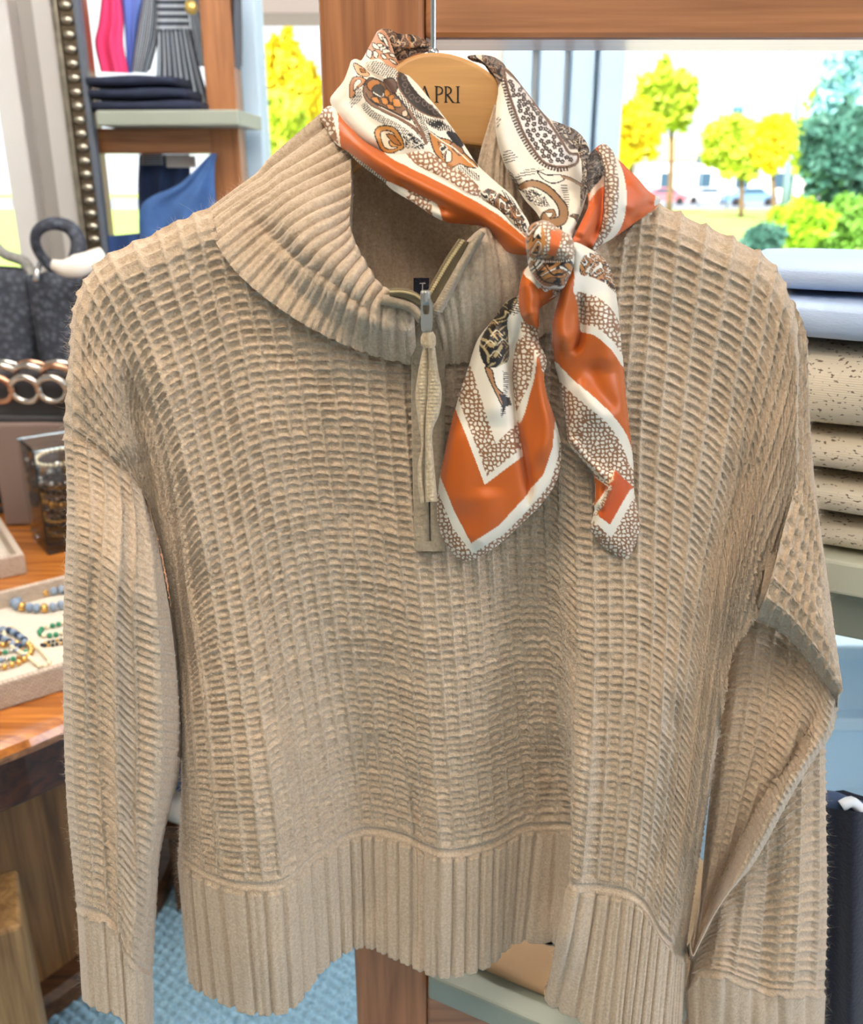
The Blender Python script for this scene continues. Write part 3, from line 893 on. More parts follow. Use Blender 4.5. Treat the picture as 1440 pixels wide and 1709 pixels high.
# ---- collar -------------------------------------------------------------------------------------
def collar(name, cols, knots, dcols, nt=130, per=12, amp=.0027, soft=None, fold=()):
    kn = np.asarray(knots, float); ns = int((kn[-1] - kn[0]) * per)
    m, u = spread(cols, kn, nt, ns)
    D = np.stack([np.interp(np.linspace(0, 1, nt), np.linspace(0, 1, len(d)), d) for d in dcols])
    k = np.ones(15) / 15
    D = np.stack([np.convolve(np.pad(d, 7, mode='edge'), k, 'valid') for d in D])
    y = hermite(kn, D, u).T
    y = y - folds(m.reshape(-1, 2), fold).reshape(m.shape[:2])
    x = P(m[..., 0], m[..., 1], y); n = normals(x)
    t = np.linspace(0, 1, nt)[:, None]
    a = amp * (.9 + 1.0 * sstep(.40, .55, t)) if soft is None else amp * soft(t)
    k_ = sstep(.36, .62, t) if soft is None else 0 * t
    h = (rib(u[None, :], 1.0, .45) * (1 - k_) + np.sqrt(np.abs(np.cos(math.pi * u[None, :]))) * k_) * a * facing(x, n)
    xd = x + n * h[..., None]
    # rim: the edge rolls over and goes down inside
    r1 = xd[-1] + np.array([0, .003, .0012]); r2 = xd[-1] + np.array([0, .008, .0005]); r3 = xd[-1] + np.array([0, .010, -.012])
    xd = np.concatenate([xd, r1[None], r2[None], r3[None]], 0)
    keep_for_fuzz(xd[:-3:2, ::2], n[::2, ::2], .8)
    return mesh(name, xd, quads(*xd.shape[:2]), M_KNIT, sweater)

CLc = [
 [(345,355),(395,318),(440,285),(490,240),(540,192)],
 [(348,370),(408,327),(460,297),(515,262),(574,222)],
 [(355,392),(420,342),(478,310),(530,282),(588,250)],
 [(366,414),(436,362),(492,328),(540,303),(588,280)],
 [(386,444),(452,388),(505,352),(546,330),(587,312)],
 [(414,473),(472,415),(522,378),(555,360),(585,346)],
 [(455,506),(502,444),(542,408),(565,393),(585,378)],
 [(503,538),(540,474),(565,438),(580,423),(592,410)],
 [(553,564),(576,502),(592,468),(600,456),(610,447)],
 [(603,584),(610,530),(618,500),(624,490),(634,480)],
 [(650,598),(648,550),(650,518),(654,506),(664,494)],
 [(696,608),(694,570),(692,540),(692,515),(704,496)],
]
CLd = [
 [.640,.640,.645,.650,.660], [.628,.628,.634,.640,.655], [.614,.622,.622,.628,.645], [.606,.615,.612,.618,.634],
 [.602,.610,.602,.604,.620], [.599,.604,.592,.594,.610], [.596,.600,.584,.586,.600], [.594,.596,.577,.578,.590],
 [.597,.594,.573,.572,.582], [.599,.590,.573,.572,.578], [.600,.588,.574,.572,.576], [.600,.588,.577,.575,.578]]
collar('collar_left', CLc, [0, 1.3, 2.7, 4.1, 5.7, 7.4, 9.3, 11.3, 13.3, 15.2, 17, 18.5], CLd,
       fold=[([(410,352),(470,408),(545,462),(600,505),(640,530)], -.006, 14)])
CRc = [
 [(740,606),(738,570),(730,535),(722,512),(716,497)],
 [(762,604),(757,560),(750,515),(744,485),(738,468)],
 [(786,602),(780,550),(774,500),(768,455),(762,430)],
 [(812,598),(806,540),(802,480),(798,420),(792,392)],
 [(850,588),(844,530),(838,470),(830,420),(820,384)],
 [(900,562),(894,505),(886,455),(878,415),(866,392)],
 [(960,510),(950,460),(938,420),(926,390),(912,365)],
 [(1030,425),(1012,390),(996,365),(980,340),(960,318)],
 [(1085,345),(1065,325),(1042,305),(1020,285),(1000,270)],
]
CRd = [[.600,.589,.579,.576,.576],[.600,.588,.576,.571,.572],[.600,.587,.574,.568,.570],[.600,.587,.574,.568,.572],
       [.600,.590,.580,.576,.584],[.598,.594,.590,.590,.600],[.604,.602,.604,.608,.615],[.614,.616,.620,.625,.635],[.630,.635,.640,.645,.65]]
collar('collar_right', CRc, [0, 1, 2, 3.1, 4.5, 6.2, 8.4, 10.6, 12.6], CRd, soft=lambda t: .75 + 0 * t)
# standing right side and inside of the back
CSc = [[(800,330),(798,300),(800,270),(812,225),(826,180)], [(822,350),(820,310),(822,270),(828,225),(836,178)],
       [(846,362),(842,320),(842,270),(846,225),(850,182)], [(875,380),(868,330),(864,280),(864,235),(866,196)], [(905,395),(896,340),(890,290),(886,250),(885,215)]]
collar('collar_side', CSc, [0, 1.2, 2.4, 3.8, 5.2], [[.630,.628,.626,.626,.632]] + [[.622,.620,.620,.622,.630]] * 3 + [[.630,.632,.635,.64,.645]], soft=lambda t: .8 + 0 * t, nt=80)
CIc = [[(520,520),(522,440),(528,360),(536,280),(545,215)], [(610,560),(610,470),(611,370),(612,270),(614,190)],
       [(700,580),(698,480),(697,370),(696,260),(696,175)], [(790,580),(786,470),(782,370),(780,260),(778,175)],
       [(880,560),(872,470),(862,370),(852,280),(845,205)]]
collar('collar_back', CIc, [0, 3, 6, 9, 12], [[.648,.652,.655,.655,.655]] + [[.668,.672,.674,.672,.670]] * 3 + [[.648,.652,.655,.655,.655]], soft=lambda t: .42 + 0 * t, nt=100)

# ---- half zip: placket, tape, teeth, slider, knitted pull ----------------------------------------
def strip(name, left, right, depth, mat, amp=0.0, n=160, k=26, bulge=.003, fine=0.0, parent=None):
    a = curve(left, n); b = curve(right, n)
    s_ = np.linspace(0, 1, k)[None, :, None]
    m = a[:, None] * (1 - s_) + b[:, None] * s_
    y = depth(m.reshape(-1, 2)).reshape(m.shape[:2]) - bulge * np.sqrt(np.clip(1 - (2 * s_[..., 0] - 1) ** 2, 0, 1))
    if fine:
        y = y - fine * (.5 + .5 * np.sin(np.arange(n) * 1.35)[:, None])
    x = P(m[..., 0], m[..., 1], y)
    e = np.concatenate([x[:, :1] + np.array([0, .004, 0]), x, x[:, -1:] + np.array([0, .004, 0])], 1)
    return mesh(name, e, quads(*e.shape[:2]), mat, parent or sweater)
def dp(base):
    f = rbf([(690,500,base-.004),(745,500,base-.004),(690,620,base+.009),(745,620,base+.009),(690,760,base+.012),(745,760,base+.012),(690,920,base+.012),(745,920,base+.012)])
    return f
strip('placket', [(690,505),(688,560),(686,640),(688,760),(690,850),(692,918)], [(714,500),(713,560),(713,640),(714,760),(716,850),(717,918)], dp(.586), M_KNIT_TRIM, fine=.0004)
strip('placket', [(716,512),(717,560),(716,640),(717,760),(718,850),(719,918)], [(742,520),(744,560),(742,640),(743,760),(743,850),(743,918)], dp(.586), M_KNIT_TRIM, fine=.0004)
strip('placket_end', [(690,903),(691,910),(692,920)], [(744,903),(744,910),(743,920)], dp(.585), M_KNIT_TRIM, n=30, k=30, bulge=.002)
strip('zipper_tape', [(706,500),(722,470),(745,430),(766,398)], [(726,506),(742,478),(764,440),(782,404)], lambda p: np.full(len(p), .5655), M_TAPE, bulge=.001)
strip('zipper_tape', [(650,481),(672,482),(694,489),(708,500)], [(650,494),(670,497),(690,504),(704,512)], lambda p: np.full(len(p), .5630), M_TAPE, bulge=.001)
strip('collar_edge', [(718,518),(738,484),(762,442),(786,402),(800,383)], [(738,522),(756,488),(778,446),(800,408),(810,390)], lambda p: np.full(len(p), .566), M_KNIT_TRIM, bulge=.006, fine=.0003)
strip('collar_edge', [(640,492),(664,496),(690,506),(704,520)], [(634,508),(660,513),(684,522),(698,540)], lambda p: np.full(len(p), .566), M_KNIT_TRIM, bulge=.005, fine=.0003)
def teeth(line, n, Yz, r):
    parts = []
    for i, q in enumerate(curve(line, n)):
        c = P(q[0], q[1], Yz)
        parts.append(box_vf(c, (r * 1.5, r * 1.2, r * .9), r * .2, 0, 1))
    V, Fz = join(*parts)
    return mesh('zipper_teeth', V, Fz, M_BRASS, sweater, smooth=False)
teeth([(715,494),(728,472),(748,438),(772,402)], 26, .5628, .0014)
teeth([(652,487),(672,487),(692,492),(704,500)], 18, .5602, .0012)
# woven brand tab inside the neck
_t = P(np.array([690, 716, 716, 690]), np.array([464, 464, 492, 492]), .6590)
V, Fz = prism_vf(_t, .0012)
tab = mesh('neck_label', V, Fz, plain('navy_satin', lin(26, 30, 48), .5), sweater, smooth=False)
V, Fz = join(*[prism_vf(P(np.array(a), np.array(b), .6582), .0006) for a, b in
   [((700, 710, 710, 700), (472, 472, 474, 474)), ((704, 706, 706, 704), (474, 474, 486, 486))]])
mesh('label_letter', V, Fz, plain('label_thread', lin(180, 180, 185), .6), tab, smooth=False)
# slider body and pull plate
slid = P(710, 497, .556)
V, Fz = join(box_vf(slid, (.0062, .004, .0092), .0016), box_vf(slid + np.array([0, -.0025, .001]), (.0026, .0032, .0072), .001))
mesh('zipper_slider', V, Fz, M_STEEL, sweater, smooth=False)
def ring_plate(outer, inner, Yp, th, mat, name, parent):
    n = len(outer)
    o = P(outer[:, 0], outer[:, 1], Yp); i_ = P(inner[:, 0], inner[:, 1], Yp)
    a = np.array([0, th, 0])
    V = np.vstack([o, i_, o + a, i_ + a]); Fq = []
    for k in range(n):
        l = (k + 1) % n
        Fq += [[k, l, n + l, n + k], [2 * n + k, 3 * n + k, 3 * n + l, 2 * n + l], [k, 2 * n + k, 2 * n + l, l], [n + k, n + l, 3 * n + l, 3 * n + k]]
    return mesh(name, V, Fq, mat, parent, smooth=False)
th_ = np.linspace(0, 2 * math.pi, 28, endpoint=False)
def rrect(cx, cy, hw, hh, p=4):
    return np.stack([cx + hw * np.sign(np.cos(th_)) * np.abs(np.cos(th_)) ** (2 / p), cy + hh * np.sign(np.sin(th_)) * np.abs(np.sin(th_)) ** (2 / p)], -1)
ring_plate(rrect(712, 527, 10, 29), rrect(711, 514, 5.5, 11), .5535, .0016, M_STEEL, 'zipper_pull', sweater)
# knitted tassel
M_TASSEL = knit_material('tassel_cotton', lin(170, 150, 120), lin(204, 186, 154), 1400)
strip('pull_knot', [(706,556),(702,565),(703,576),(708,581)], [(722,554),(727,564),(727,575),(724,581)], lambda p: np.full(len(p), .556), M_TASSEL, bulge=.006, n=60, fine=.0004)
strip('pull_strand', [(706,580),(698,620),(693,660),(698,705),(703,745),(696,785),(702,841)], [(716,580),(716,620),(714,660),(710,700),(708,745),(706,790),(710,838)], lambda p: np.full(len(p), .572) - .012 * (p[:, 1] < 0), M_TASSEL, bulge=.005, n=200, fine=.0004)
strip('pull_strand', [(714,580),(714,620),(712,660),(709,710),(709,745),(709,790),(709,838)], [(726,580),(731,620),(737,655),(733,690),(722,720),(724,770),(730,837)], lambda p: np.full(len(p), .571), M_TASSEL, bulge=.006, n=200, fine=.0004)

# ---- raised wool fibres ---------------------------------------------------------------------------
def fibres():
    VV, n0 = [], 0
    for X_, N_, w_ in FUZZ:
        k = int(len(X_) * .55 * w_)
        vd = np.abs(np.einsum('ij,ij->i', N_, (X_ - [0, 0, EYE]) / np.linalg.norm(X_ - [0, 0, EYE], axis=1)[:, None]))
        pw = 1 + 24 * np.clip(1 - vd / .5, 0, 1); pw /= pw.sum()
        i = rng.choice(len(X_), k, p=pw)
        p = X_[i]; nn = N_[i]
        d = nn * rng.uniform(.2, 1.0, (k, 1)) + rng.normal(0, .75, (k, 3))
        d /= np.linalg.norm(d, axis=1)[:, None]
        L = rng.gamma(2.2, .0013, (k, 1)).clip(.0008, .009)
        b = rng.normal(0, .5, (k, 3)); q1 = p + d * L * .5; q2 = p + (d + b * .6) * L
        side = np.cross(d, rng.normal(0, 1, (k, 3))); side /= np.linalg.norm(side, axis=1)[:, None] + 1e-9
        r = .000042
        VV.append(np.stack([p - side * r, p + side * r, q1 + side * r, q1 - side * r, q2 + side * r * .5, q2 - side * r * .5], 1).reshape(-1, 3))
    V = np.vstack(VV); k = len(V) // 6
    b = np.arange(k)[:, None] * 6
    Fq = np.concatenate([b + np.array([0, 1, 2, 3]), b + np.array([3, 2, 4, 5])], 0)
    return mesh('wool_fuzz', V, Fq, M_FUZZ, sweater, smooth=False, kind='stuff')
fibres()
# ================================================================ hanger
M_HANGER = wood('blond_hanger_wood', lin(176, 126, 70), lin(204, 154, 94), 'x', .45)
M_CHROME = plain('chrome', lin(200, 204, 208), .12, 1.0)
M_INK = plain('burnt_black_lettering', lin(30, 22, 16), .7)
V, F = tube_vf(np.stack([np.array([.0, y_, 1.612]) for y_ in np.linspace(.706, .612, 6)]), .006, 12)
mesh('peg', V, F, M_STEEL, st)
hg = thing('hanger', 'blond wooden clothes hanger with black lettering and a chrome hook inside the sweater', 'hanger', (0, .64, 1.42))
YH = .638
_o = curve([(500,330),(550,275),(600,205),(640,138),(665,106),(692,92),(723,87),(760,92),(800,109),(829,132),(850,160),(890,210),(950,275),(1020,335),(1030,365),(960,345),(880,290),(830,252),(795,245),(740,238),(680,228),(636,240),(590,290),(520,350)], 90, closed=True)
V, F = prism_vf(P(_o[:, 0], _o[:, 1], YH), .014)
ho = mesh('hanger_body', V, F, M_HANGER, hg, smooth=False)
bv = ho.modifiers.new('bevel', 'BEVEL'); bv.width = .0025; bv.segments = 3; bv.limit_method = 'ANGLE'; bv.angle_limit = math.radians(60)
hx, hy, hz = P(723, 90, YH + .007)
hk = [(hx, hy, hz - .012), (hx, hy, hz + .01), (hx, hy, hz + .03), (hx - .0006, hy, hz + .05), (hx - .006, hy, hz + .066)]
for a in np.linspace(180, -60, 14):
    hk.append((hx + .012 + .017 * math.cos(math.radians(a)), hy, 1.612 - .0065 + .0 + .017 * math.sin(math.radians(a))))
V, F = tube_vf(curve(hk, 60), .0019, 10)
mesh('hook', V, F, M_CHROME, hg)
V, F = lathe_vf(P(723, 88, YH + .007), [(.0035, -.003), (.0035, .001), (.0026, .0022)], 14); mesh('hook_collar', V, F, M_CHROME, hg)
def letters(strokes):
    parts = []
    for (x0_, y0_, x1_, y1_, w_) in strokes:
        d = np.array([x1_ - x0_, y1_ - y0_], float); L = np.linalg.norm(d); nrm = np.array([-d[1], d[0]]) / L * w_ / 2
        q = np.array([[x0_, y0_] + nrm, [x1_, y1_] + nrm, [x1_, y1_] - nrm, [x0_, y0_] - nrm])
        parts.append(prism_vf(P(q[:, 0], q[:, 1], YH - .0004), .0006))
    return join(*parts)
def arcs(cx_, cy_, rx_, ry_, a0, a1, w0, w1, n=9):
    a = np.radians(np.linspace(a0, a1, n)); p = np.stack([cx_ + rx_ * np.cos(a), cy_ + ry_ * np.sin(a)], -1)
    return [(p[i, 0], p[i, 1], p[i + 1, 0], p[i + 1, 1], w0 + (w1 - w0) * math.sin(math.pi * (i + .5) / (n - 1))) for i in range(n - 1)]
AL = [(697,170,708.5,144,1.3),(708,143.5,718,170,3.2),(701,161,714,161,1.1),(694,170,700,170,1.1),(713.5,170,722,170,1.1)]
PL = [(728.5,144,728.5,170.5,3.0),(725,144,731,144,1.1),(725,170.5,732,170.5,1.1)] + arcs(730, 151, 8.5, 6.8, -90, 90, 1.0, 2.8)
RL = [(744,144.5,744,170.5,3.0),(741,144.5,747,144.5,1.1),(741,170.5,747,170.5,1.1),(746.5,158,756,171,2.8),(754.5,171,759,170.5,1.1)] + arcs(745.5, 151, 7.5, 6.6, -90, 90, 1.0, 2.8)
IL = [(764,144.5,764,171,3.0),(760.5,144.5,767.5,144.5,1.1),(760.5,171,767.5,171,1.1)]
for s_ in (AL, PL, RL, IL):
    V, F = letters(s_); mesh('letter', V, F, M_INK, hg, smooth=False)

# ================================================================ the silk scarf
M_SILK = printed('printed_silk', .46, .3)
ORANGE, CREAM, BROWN, TAN, BLACK, MUD, GREY = lin(188, 90, 20), lin(226, 216, 198), lin(140, 96, 62), lin(170, 108, 50), lin(28, 22, 20), lin(122, 88, 66), lin(120, 112, 106)

class Print:
    def __init__(self, p, base):
        self.p = p; self.c = np.tile(np.array(base, float), (len(p), 1))
    def fill(self, poly, c, smooth=True, only=None):
        poly = curve(poly, 80, closed=True) if smooth and len(poly) > 4 else np.array(poly, float)
        m = inside(self.p, poly)
        if only is not None: m &= only
        self.c[m] = c
        return m
    def stroke(self, pts, w, c=BLACK, closed=False, mask=None):
        q = curve(pts, 14 * len(pts), closed=closed) if len(pts) > 2 else np.array(pts, float)
        lo, hi = q.min(0) - w - 2, q.max(0) + w + 2
        m = np.where(np.all((self.p > lo) & (self.p < hi), axis=1))[0]
        if len(m):
            d, _ = seg_dist(self.p[m], q, closed)
            m = m[d < w / 2]
            if mask is not None: m = m[mask[m]]
            self.c[m] = c
    def motif(self, poly, c, w=2.2, line=BLACK):
        self.fill(poly, c); self.stroke(poly, w, line, closed=True)
    def pebble(self, mask, size=7.6, ground=BROWN, dot=CREAM, seed=1):
        i = np.where(mask)[0]
        if not len(i): return
        self.c[i] = ground
        q = self.p[i] / size; g = np.floor(q)
        f1 = np.full(len(i), 9.0); f2 = np.full(len(i), 9.0)
        for dx in (-1, 0, 1):
            for dy in (-1, 0, 1):
                h = g + (dx, dy)
                s1 = np.modf(np.abs(np.sin(h[:, 0] * 127.1 + h[:, 1] * 311.7 + seed) * 43758.5))[0]
                s2 = np.modf(np.abs(np.sin(h[:, 0] * 269.5 + h[:, 1] * 183.3 + seed) * 24634.6))[0]
                d = np.hypot(q[:, 0] - h[:, 0] - .5 - (s1 - .5) * .75, q[:, 1] - h[:, 1] - .5 - (s2 - .5) * .75)
                f2 = np.minimum(f2, np.maximum(d, f1)); f1 = np.minimum(f1, d)
        self.c[i[(f2 - f1) > .33]] = dot
    def ticks(self, line, length, spacing, w, c=BLACK, side=0, lean=0.0):
        q = curve(line, 14 * len(line)); lo, hi = q.min(0) - length - 2, q.max(0) + length + 2
        m = np.where(np.all((self.p > lo) & (self.p < hi), axis=1))[0]
        if not len(m): return
        d, arc = seg_dist(self.p[m], q)
        k = (d < length) & (((arc + lean * d) % spacing) < w) & (arc > .5) & (arc < np.linalg.norm(np.diff(q, axis=0), axis=1).sum() - .5)
        if side:
            j = np.clip(np.searchsorted(np.cumsum(np.linalg.norm(np.diff(q, axis=0), axis=1)), arc), 0, len(q) - 2)
            tg = q[j + 1] - q[j]; r = self.p[m] - q[j]
            k &= (np.sign(tg[:, 0] * r[:, 1] - tg[:, 1] * r[:, 0]) == side)
        self.c[m[k]] = c
    def hatch(self, poly, ang, spacing, w, c=BLACK):
        m = inside(self.p, np.array(poly, float)); a = math.radians(ang)
        v = self.p[:, 0] * -math.sin(a) + self.p[:, 1] * math.cos(a)
        self.c[m & ((v % spacing) < w)] = c
    def swirl(self, mask, size=13.0, cols=(TAN, CREAM, MUD), line=BLACK, seed=0.0, thick=.34, dark=.25):
        i = np.where(mask)[0]
        if not len(i): return
        x, y = (self.p[i] / size).T
        wx_ = x + .9 * np.sin(y * 1.3 + seed) + .5 * np.sin(x * .7 - y * 1.9 + 2 * seed)
        wy_ = y + .9 * np.sin(x * 1.1 + 1.7 * seed) + .5 * np.cos(x * 1.6 + y * .6)
        v = np.sin(wx_ * 1.6) + np.cos(wy_ * 1.7) + .55 * np.sin(wx_ * 2.9 + wy_ * 2.3)
        band = v * 1.35; k = np.floor(band).astype(int); f = band - k
        col = np.array([cols[0], cols[1], cols[2]])[k % 3]
        col[(f < thick)] = line
        col[(np.sin(wx_ * 3.3 - wy_ * 1.2) > 1 - dark) & (k % 3 == 2)] = line
        self.c[i] = col

scarf = thing('scarf', 'orange and cream paisley silk scarf knotted over the right side of the sweater collar', 'scarf', P(905, 440, .565))
def sheet(name, outline, depth, fold, paint, base=CREAM, step=1.35, roll=.006, rw=7.0, smooth=True, thick=.0012):
    poly = curve(outline, 7 * len(outline), closed=True) if smooth else np.array(outline, float)
    lo, hi = poly.min(0) - step, poly.max(0) + step
    xs = np.arange(lo[0], hi[0] + step, step); ys = np.arange(lo[1], hi[1] + step, step)
    gx, gy = np.meshgrid(xs, ys); p = np.stack([gx.ravel(), gy.ravel()], -1)
    ins = inside(p, poly)
    Fq = quads(len(ys), len(xs)); Fq = Fq[ins[Fq].any(1)]
    used = np.zeros(len(p), bool); used[Fq.ravel()] = True
    out = np.where(used & ~ins)[0]
    best = np.full(len(out), 1e9); foot = p[out].copy()
    for a, b in zip(poly, np.roll(poly, -1, axis=0)):
        ab = b - a; L2 = ab @ ab
        if L2 < 1e-9: continue
        t = np.clip(((p[out] - a) @ ab) / L2, 0, 1); q = a + t[:, None] * ab
        d = np.hypot(*(p[out] - q).T); m = d < best
        best[m] = d[m]; foot[m] = q[m]
    p[out] = foot
    re = -np.ones(len(p), int); re[used] = np.arange(used.sum())
    p = p[used]; Fq = re[Fq]
    d, _ = seg_dist(p, poly, True)
    y = depth(p) - folds(p, fold) + roll * np.exp(-(d / rw) ** 1.5)
    pr = Print(p, base); paint(pr)
    o = mesh(name, P(p[:, 0], p[:, 1], y), Fq, M_SILK, scarf, colr=pr.c)
    if thick:
        sd = o.modifiers.new('cloth_thickness', 'SOLIDIFY'); sd.thickness = thick; sd.offset = 0
    return o

cA = lambda *q: [(540 + x / 5.538, 40 + y / 5.538) for x, y in q]
cB = lambda *q: [(780 + x / 4.364, 80 + y / 4.364) for x, y in q]
cC = lambda *q: [(700 + x / 2.712, 330 + y / 2.712) for x, y in q]
def const(v): return lambda p: np.full(len(p), v)

# -- the part that passes behind the neck
def pt(r):
    r.swirl(np.ones(len(r.p), bool), 9, (MUD, lin(190, 160, 130), MUD), seed=1.0, dark=.5)
    r.stroke(cA((660,290),(740,240),(850,220),(960,215)), 2.4, BLACK); r.stroke(cA((620,170),(690,200),(740,120)), 2.2, lin(190, 150, 120))
    r.stroke(cA((770,130),(800,180),(790,220)), 2.4, TAN)
sheet('neck_back', cA((500,90),(530,52),(600,52),(690,95),(830,108),(930,150),(992,198),(990,245),(850,270),(720,330),(640,330),(580,200)), const(.656), [], pt)
def pt(r):
    r.swirl(np.ones(len(r.p), bool), 6, (MUD, GREY, MUD), seed=2.2, dark=.6)
sheet('neck_back', cB((0,66),(90,56),(190,70),(270,130),(290,200),(200,220),(120,120),(30,90)), const(.652), [], pt)

# -- left neck band, inner paisley fold
dL = rbf([(635,55,.652),(560,180,.645),(660,110,.640),(600,130,.640),(640,140,.630),(690,170,.618),(640,240,.608),(590,240,.622),(740,250,.606),(600,200,.626),(700,290,.598),(790,320,.590),(880,385,.568),(760,340,.588),(820,370,.578)])
def pt(r):
    # upper inner leaf spray
    r.fill(cA((480,110),(540,60),(600,140),(650,300),(720,420),(600,400),(520,330),(430,330),(400,260)), lin(196, 140, 104))
    for q in [((510,90),(560,120),(590,190),(560,180),(520,140)), ((455,180),(500,200),(520,240),(470,230)), ((410,240),(450,260),(440,320),(405,300)), ((470,250),(505,280),(490,325),(465,300)),
              ((500,190),(540,190),(550,225),(510,215)), ((520,225),(570,215),(580,245),(530,255)), ((545,245),(600,240),(610,265),(550,275)), ((530,285),(560,290),(585,330),(555,330)),
              ((600,285),(640,280),(660,310),(620,310)), ((600,330),(640,340),(680,385),(640,370)), ((540,130),(570,140),(600,230),(565,190))]:
        r.motif(cA(*q), CREAM, 1.5)
    r.hatch(cA((440,345),(540,360),(690,440),(680,520),(600,500),(460,450)), -58, 3.6, 1.7)
    r.hatch(cA((400,360),(440,345),(460,450),(420,440)), -58, 3.6, .9, GREY)
    # dark serpentine strip along the inner edge
    m = r.fill(cA((690,440),(740,470),(800,560),(880,660),(990,760),(1060,830),(1110,880),(980,850),(860,790),(770,700),(700,600),(680,520)), lin(44, 36, 32))
    for x, y in [(745,505),(752,570),(775,625),(815,680),(870,705),(930,740),(985,775),(1030,815)]:
        q = cA((x, y))[0]
        r.stroke([(q[0] + 4 * math.cos(a), q[1] + 4 * math.sin(a)) for a in np.linspace(0, 6.2, 9)], 1.1, lin(120, 104, 94))
    r.stroke(cA((690,450),(680,520),(705,610),(770,705),(860,795),(980,855),(1110,885)), 2.2, MUD)
    r.hatch(cA((690,620),(770,720),(860,810),(960,870),(1080,890),(1180,970),(1050,985),(930,900),(800,830),(700,690)), 72, 3.4, 1.8)
    # small bud and left curl
    r.motif(cA((285,370),(330,390),(400,440),(425,480),(380,495),(320,470)), lin(214, 164, 120), 1.6)
    r.motif(cA((335,420),(380,440),(385,460),(345,450)), TAN, 1.4)
    r.motif(cA((255,540),(290,495),(350,500),(390,530),(350,580),(300,620),(290,670),(255,690),(245,630)), lin(190, 128, 80), 1.6)
    r.motif(cA((290,550),(330,515),(350,540),(320,580),(285,620)), CREAM, 1.4)
    r.hatch(cA((240,720),(330,600),(370,600),(360,690),(260,790)), -52, 3.2, 1.4)
    # long paisley body
    r.motif(cA((380,560),(420,510),(500,520),(590,570),(660,640),(720,720),(780,800),(800,890),(700,850),(560,780),(440,720),(385,640)), lin(120, 84, 56), 3.0)
    r.motif(cA((400,560),(450,520),(520,540),(500,600),(430,620)), TAN, 2)
    r.motif(cA((450,600),(520,570),(560,620),(540,680),(480,690)), lin(60, 54, 48), 2)
    r.stroke(cA((460,640),(540,680),(560,640)), 1.6, CREAM)
    for q in [((560,620),(600,610),(610,670),(570,680)), ((440,690),(490,680),(520,740),(470,730)), ((530,690),(580,690),(600,750),(550,750)), ((600,670),(650,660),(660,730),(610,730)), ((640,700),(700,700),(720,770),(650,770)), ((580,750),(640,760),(660,800),(600,790))]:
        r.motif(cA(*q), lin(186, 122, 58), 1.8)
    r.motif(cA((560,520),(640,510),(680,570),(670,640),(600,620)), lin(96, 70, 58), 1.8)
    r.motif(cA((720,830),(760,800),(780,850),(740,860)), lin(206, 180, 150), 1.6)
    r.stroke(cA((375,590),(385,670),(440,740),(560,810),(700,880),(830,960),(920,1060),(940,1110)), 4.6, MUD)
    r.stroke(cA((375,590),(380,680),(440,755),(560,825),(700,895),(820,975),(910,1075)), 1.2, BLACK)
    r.ticks(cA((395,720),(460,800),(580,870),(720,950),(830,1030),(900,1110)), 11, 3.3, 1.7, side=1)
    r.stroke(cA((790,800),(840,890),(900,990),(945,1100)), 5, MUD); r.stroke(cA((770,810),(830,910),(880,1000)), 1.6, BLACK)
    r.ticks(cA((850,850),(910,930),(960,1030),(980,1100)), 5, 3.2, 1.6)
    # scroll
    r.motif(cA((475,1000),(510,955),(570,940),(650,960),(700,1010),(740,1090),(740,1150),(690,1170),(640,1190),(560,1180),(500,1090)), lin(192, 130, 62), 2)
    r.motif(cA((530,1010),(590,985),(650,1010),(660,1060),(610,1080),(620,1130),(690,1140),(640,1160),(580,1150),(540,1090)), lin(222, 200, 172), 1.8)
    r.motif(cA((585,1020),(640,1020),(690,1070),(720,1120),(660,1110),(610,1060)), TAN, 1.5)
    for q in [((790,1030),(830,1070),(810,1090)), ((740,1040),(770,1080),(780,1120)), ((830,1110),(880,1110),(900,1150))]:
        r.stroke(cA(*q), 3, BLACK)
    r.swirl(inside(r.p, np.array(cA((760,1040),(850,1050),(930,1110),(920,1160),(830,1150),(760,1150)))), 5, (CREAM, BLACK, CREAM), seed=.4)
    # second leaf
    r.motif(cA((980,1000),(1060,1050),(1160,1080),(1250,1160),(1330,1230),(1420,1330),(1340,1330),(1260,1300),(1180,1330),(1090,1260),(1020,1180)), lin(186, 122, 60), 2)
    r.swirl(inside(r.p, np.array(cA((1050,1090),(1120,1110),(1180,1200),(1170,1290),(1090,1230)))), 6, (TAN, CREAM, BLACK), seed=.9)
    r.motif(cA((1170,1110),(1230,1110),(1290,1190),(1260,1220),(1200,1170)), lin(150, 104, 70), 1.6)
    r.motif(cA((1140,1170),(1180,1190),(1180,1270),(1130,1280)), CREAM, 1.6)
    r.stroke(cA((980,1000),(1100,1090),(1200,1150),(1320,1260),(1420,1345)), 1.8, CREAM)
    r.fill(cA((1130,1000),(1210,1010),(1290,1110),(1270,1150),(1180,1080)), lin(36, 36, 40))
    r.hatch(cA((930,880),(1060,900),(1170,960),(1200,1000),(1060,990),(960,940)), 80, 3.4, 1.8)
    r.hatch(cA((1240,1310),(1330,1330),(1440,1410),(1440,1470),(1330,1400),(1250,1360)), 80, 3.3, 1.7)
    # near the knot
    r.swirl(inside(r.p, np.array(cB((95,1060),(150,1025),(230,1060),(330,1140),(420,1260),(430,1340),(330,1270),(230,1170),(150,1120)))), 9, (lin(120, 84, 56), CREAM, TAN), seed=.3, thick=.4, dark=.4)
    r.hatch(cB((230,1030),(280,1060),(340,1130),(390,1200),(340,1190),(280,1110)), 60, 3.2, 1.7)
    r.hatch(cB((330,1230),(400,1280),(430,1350),(360,1310)), 70, 3.2, 1.7)
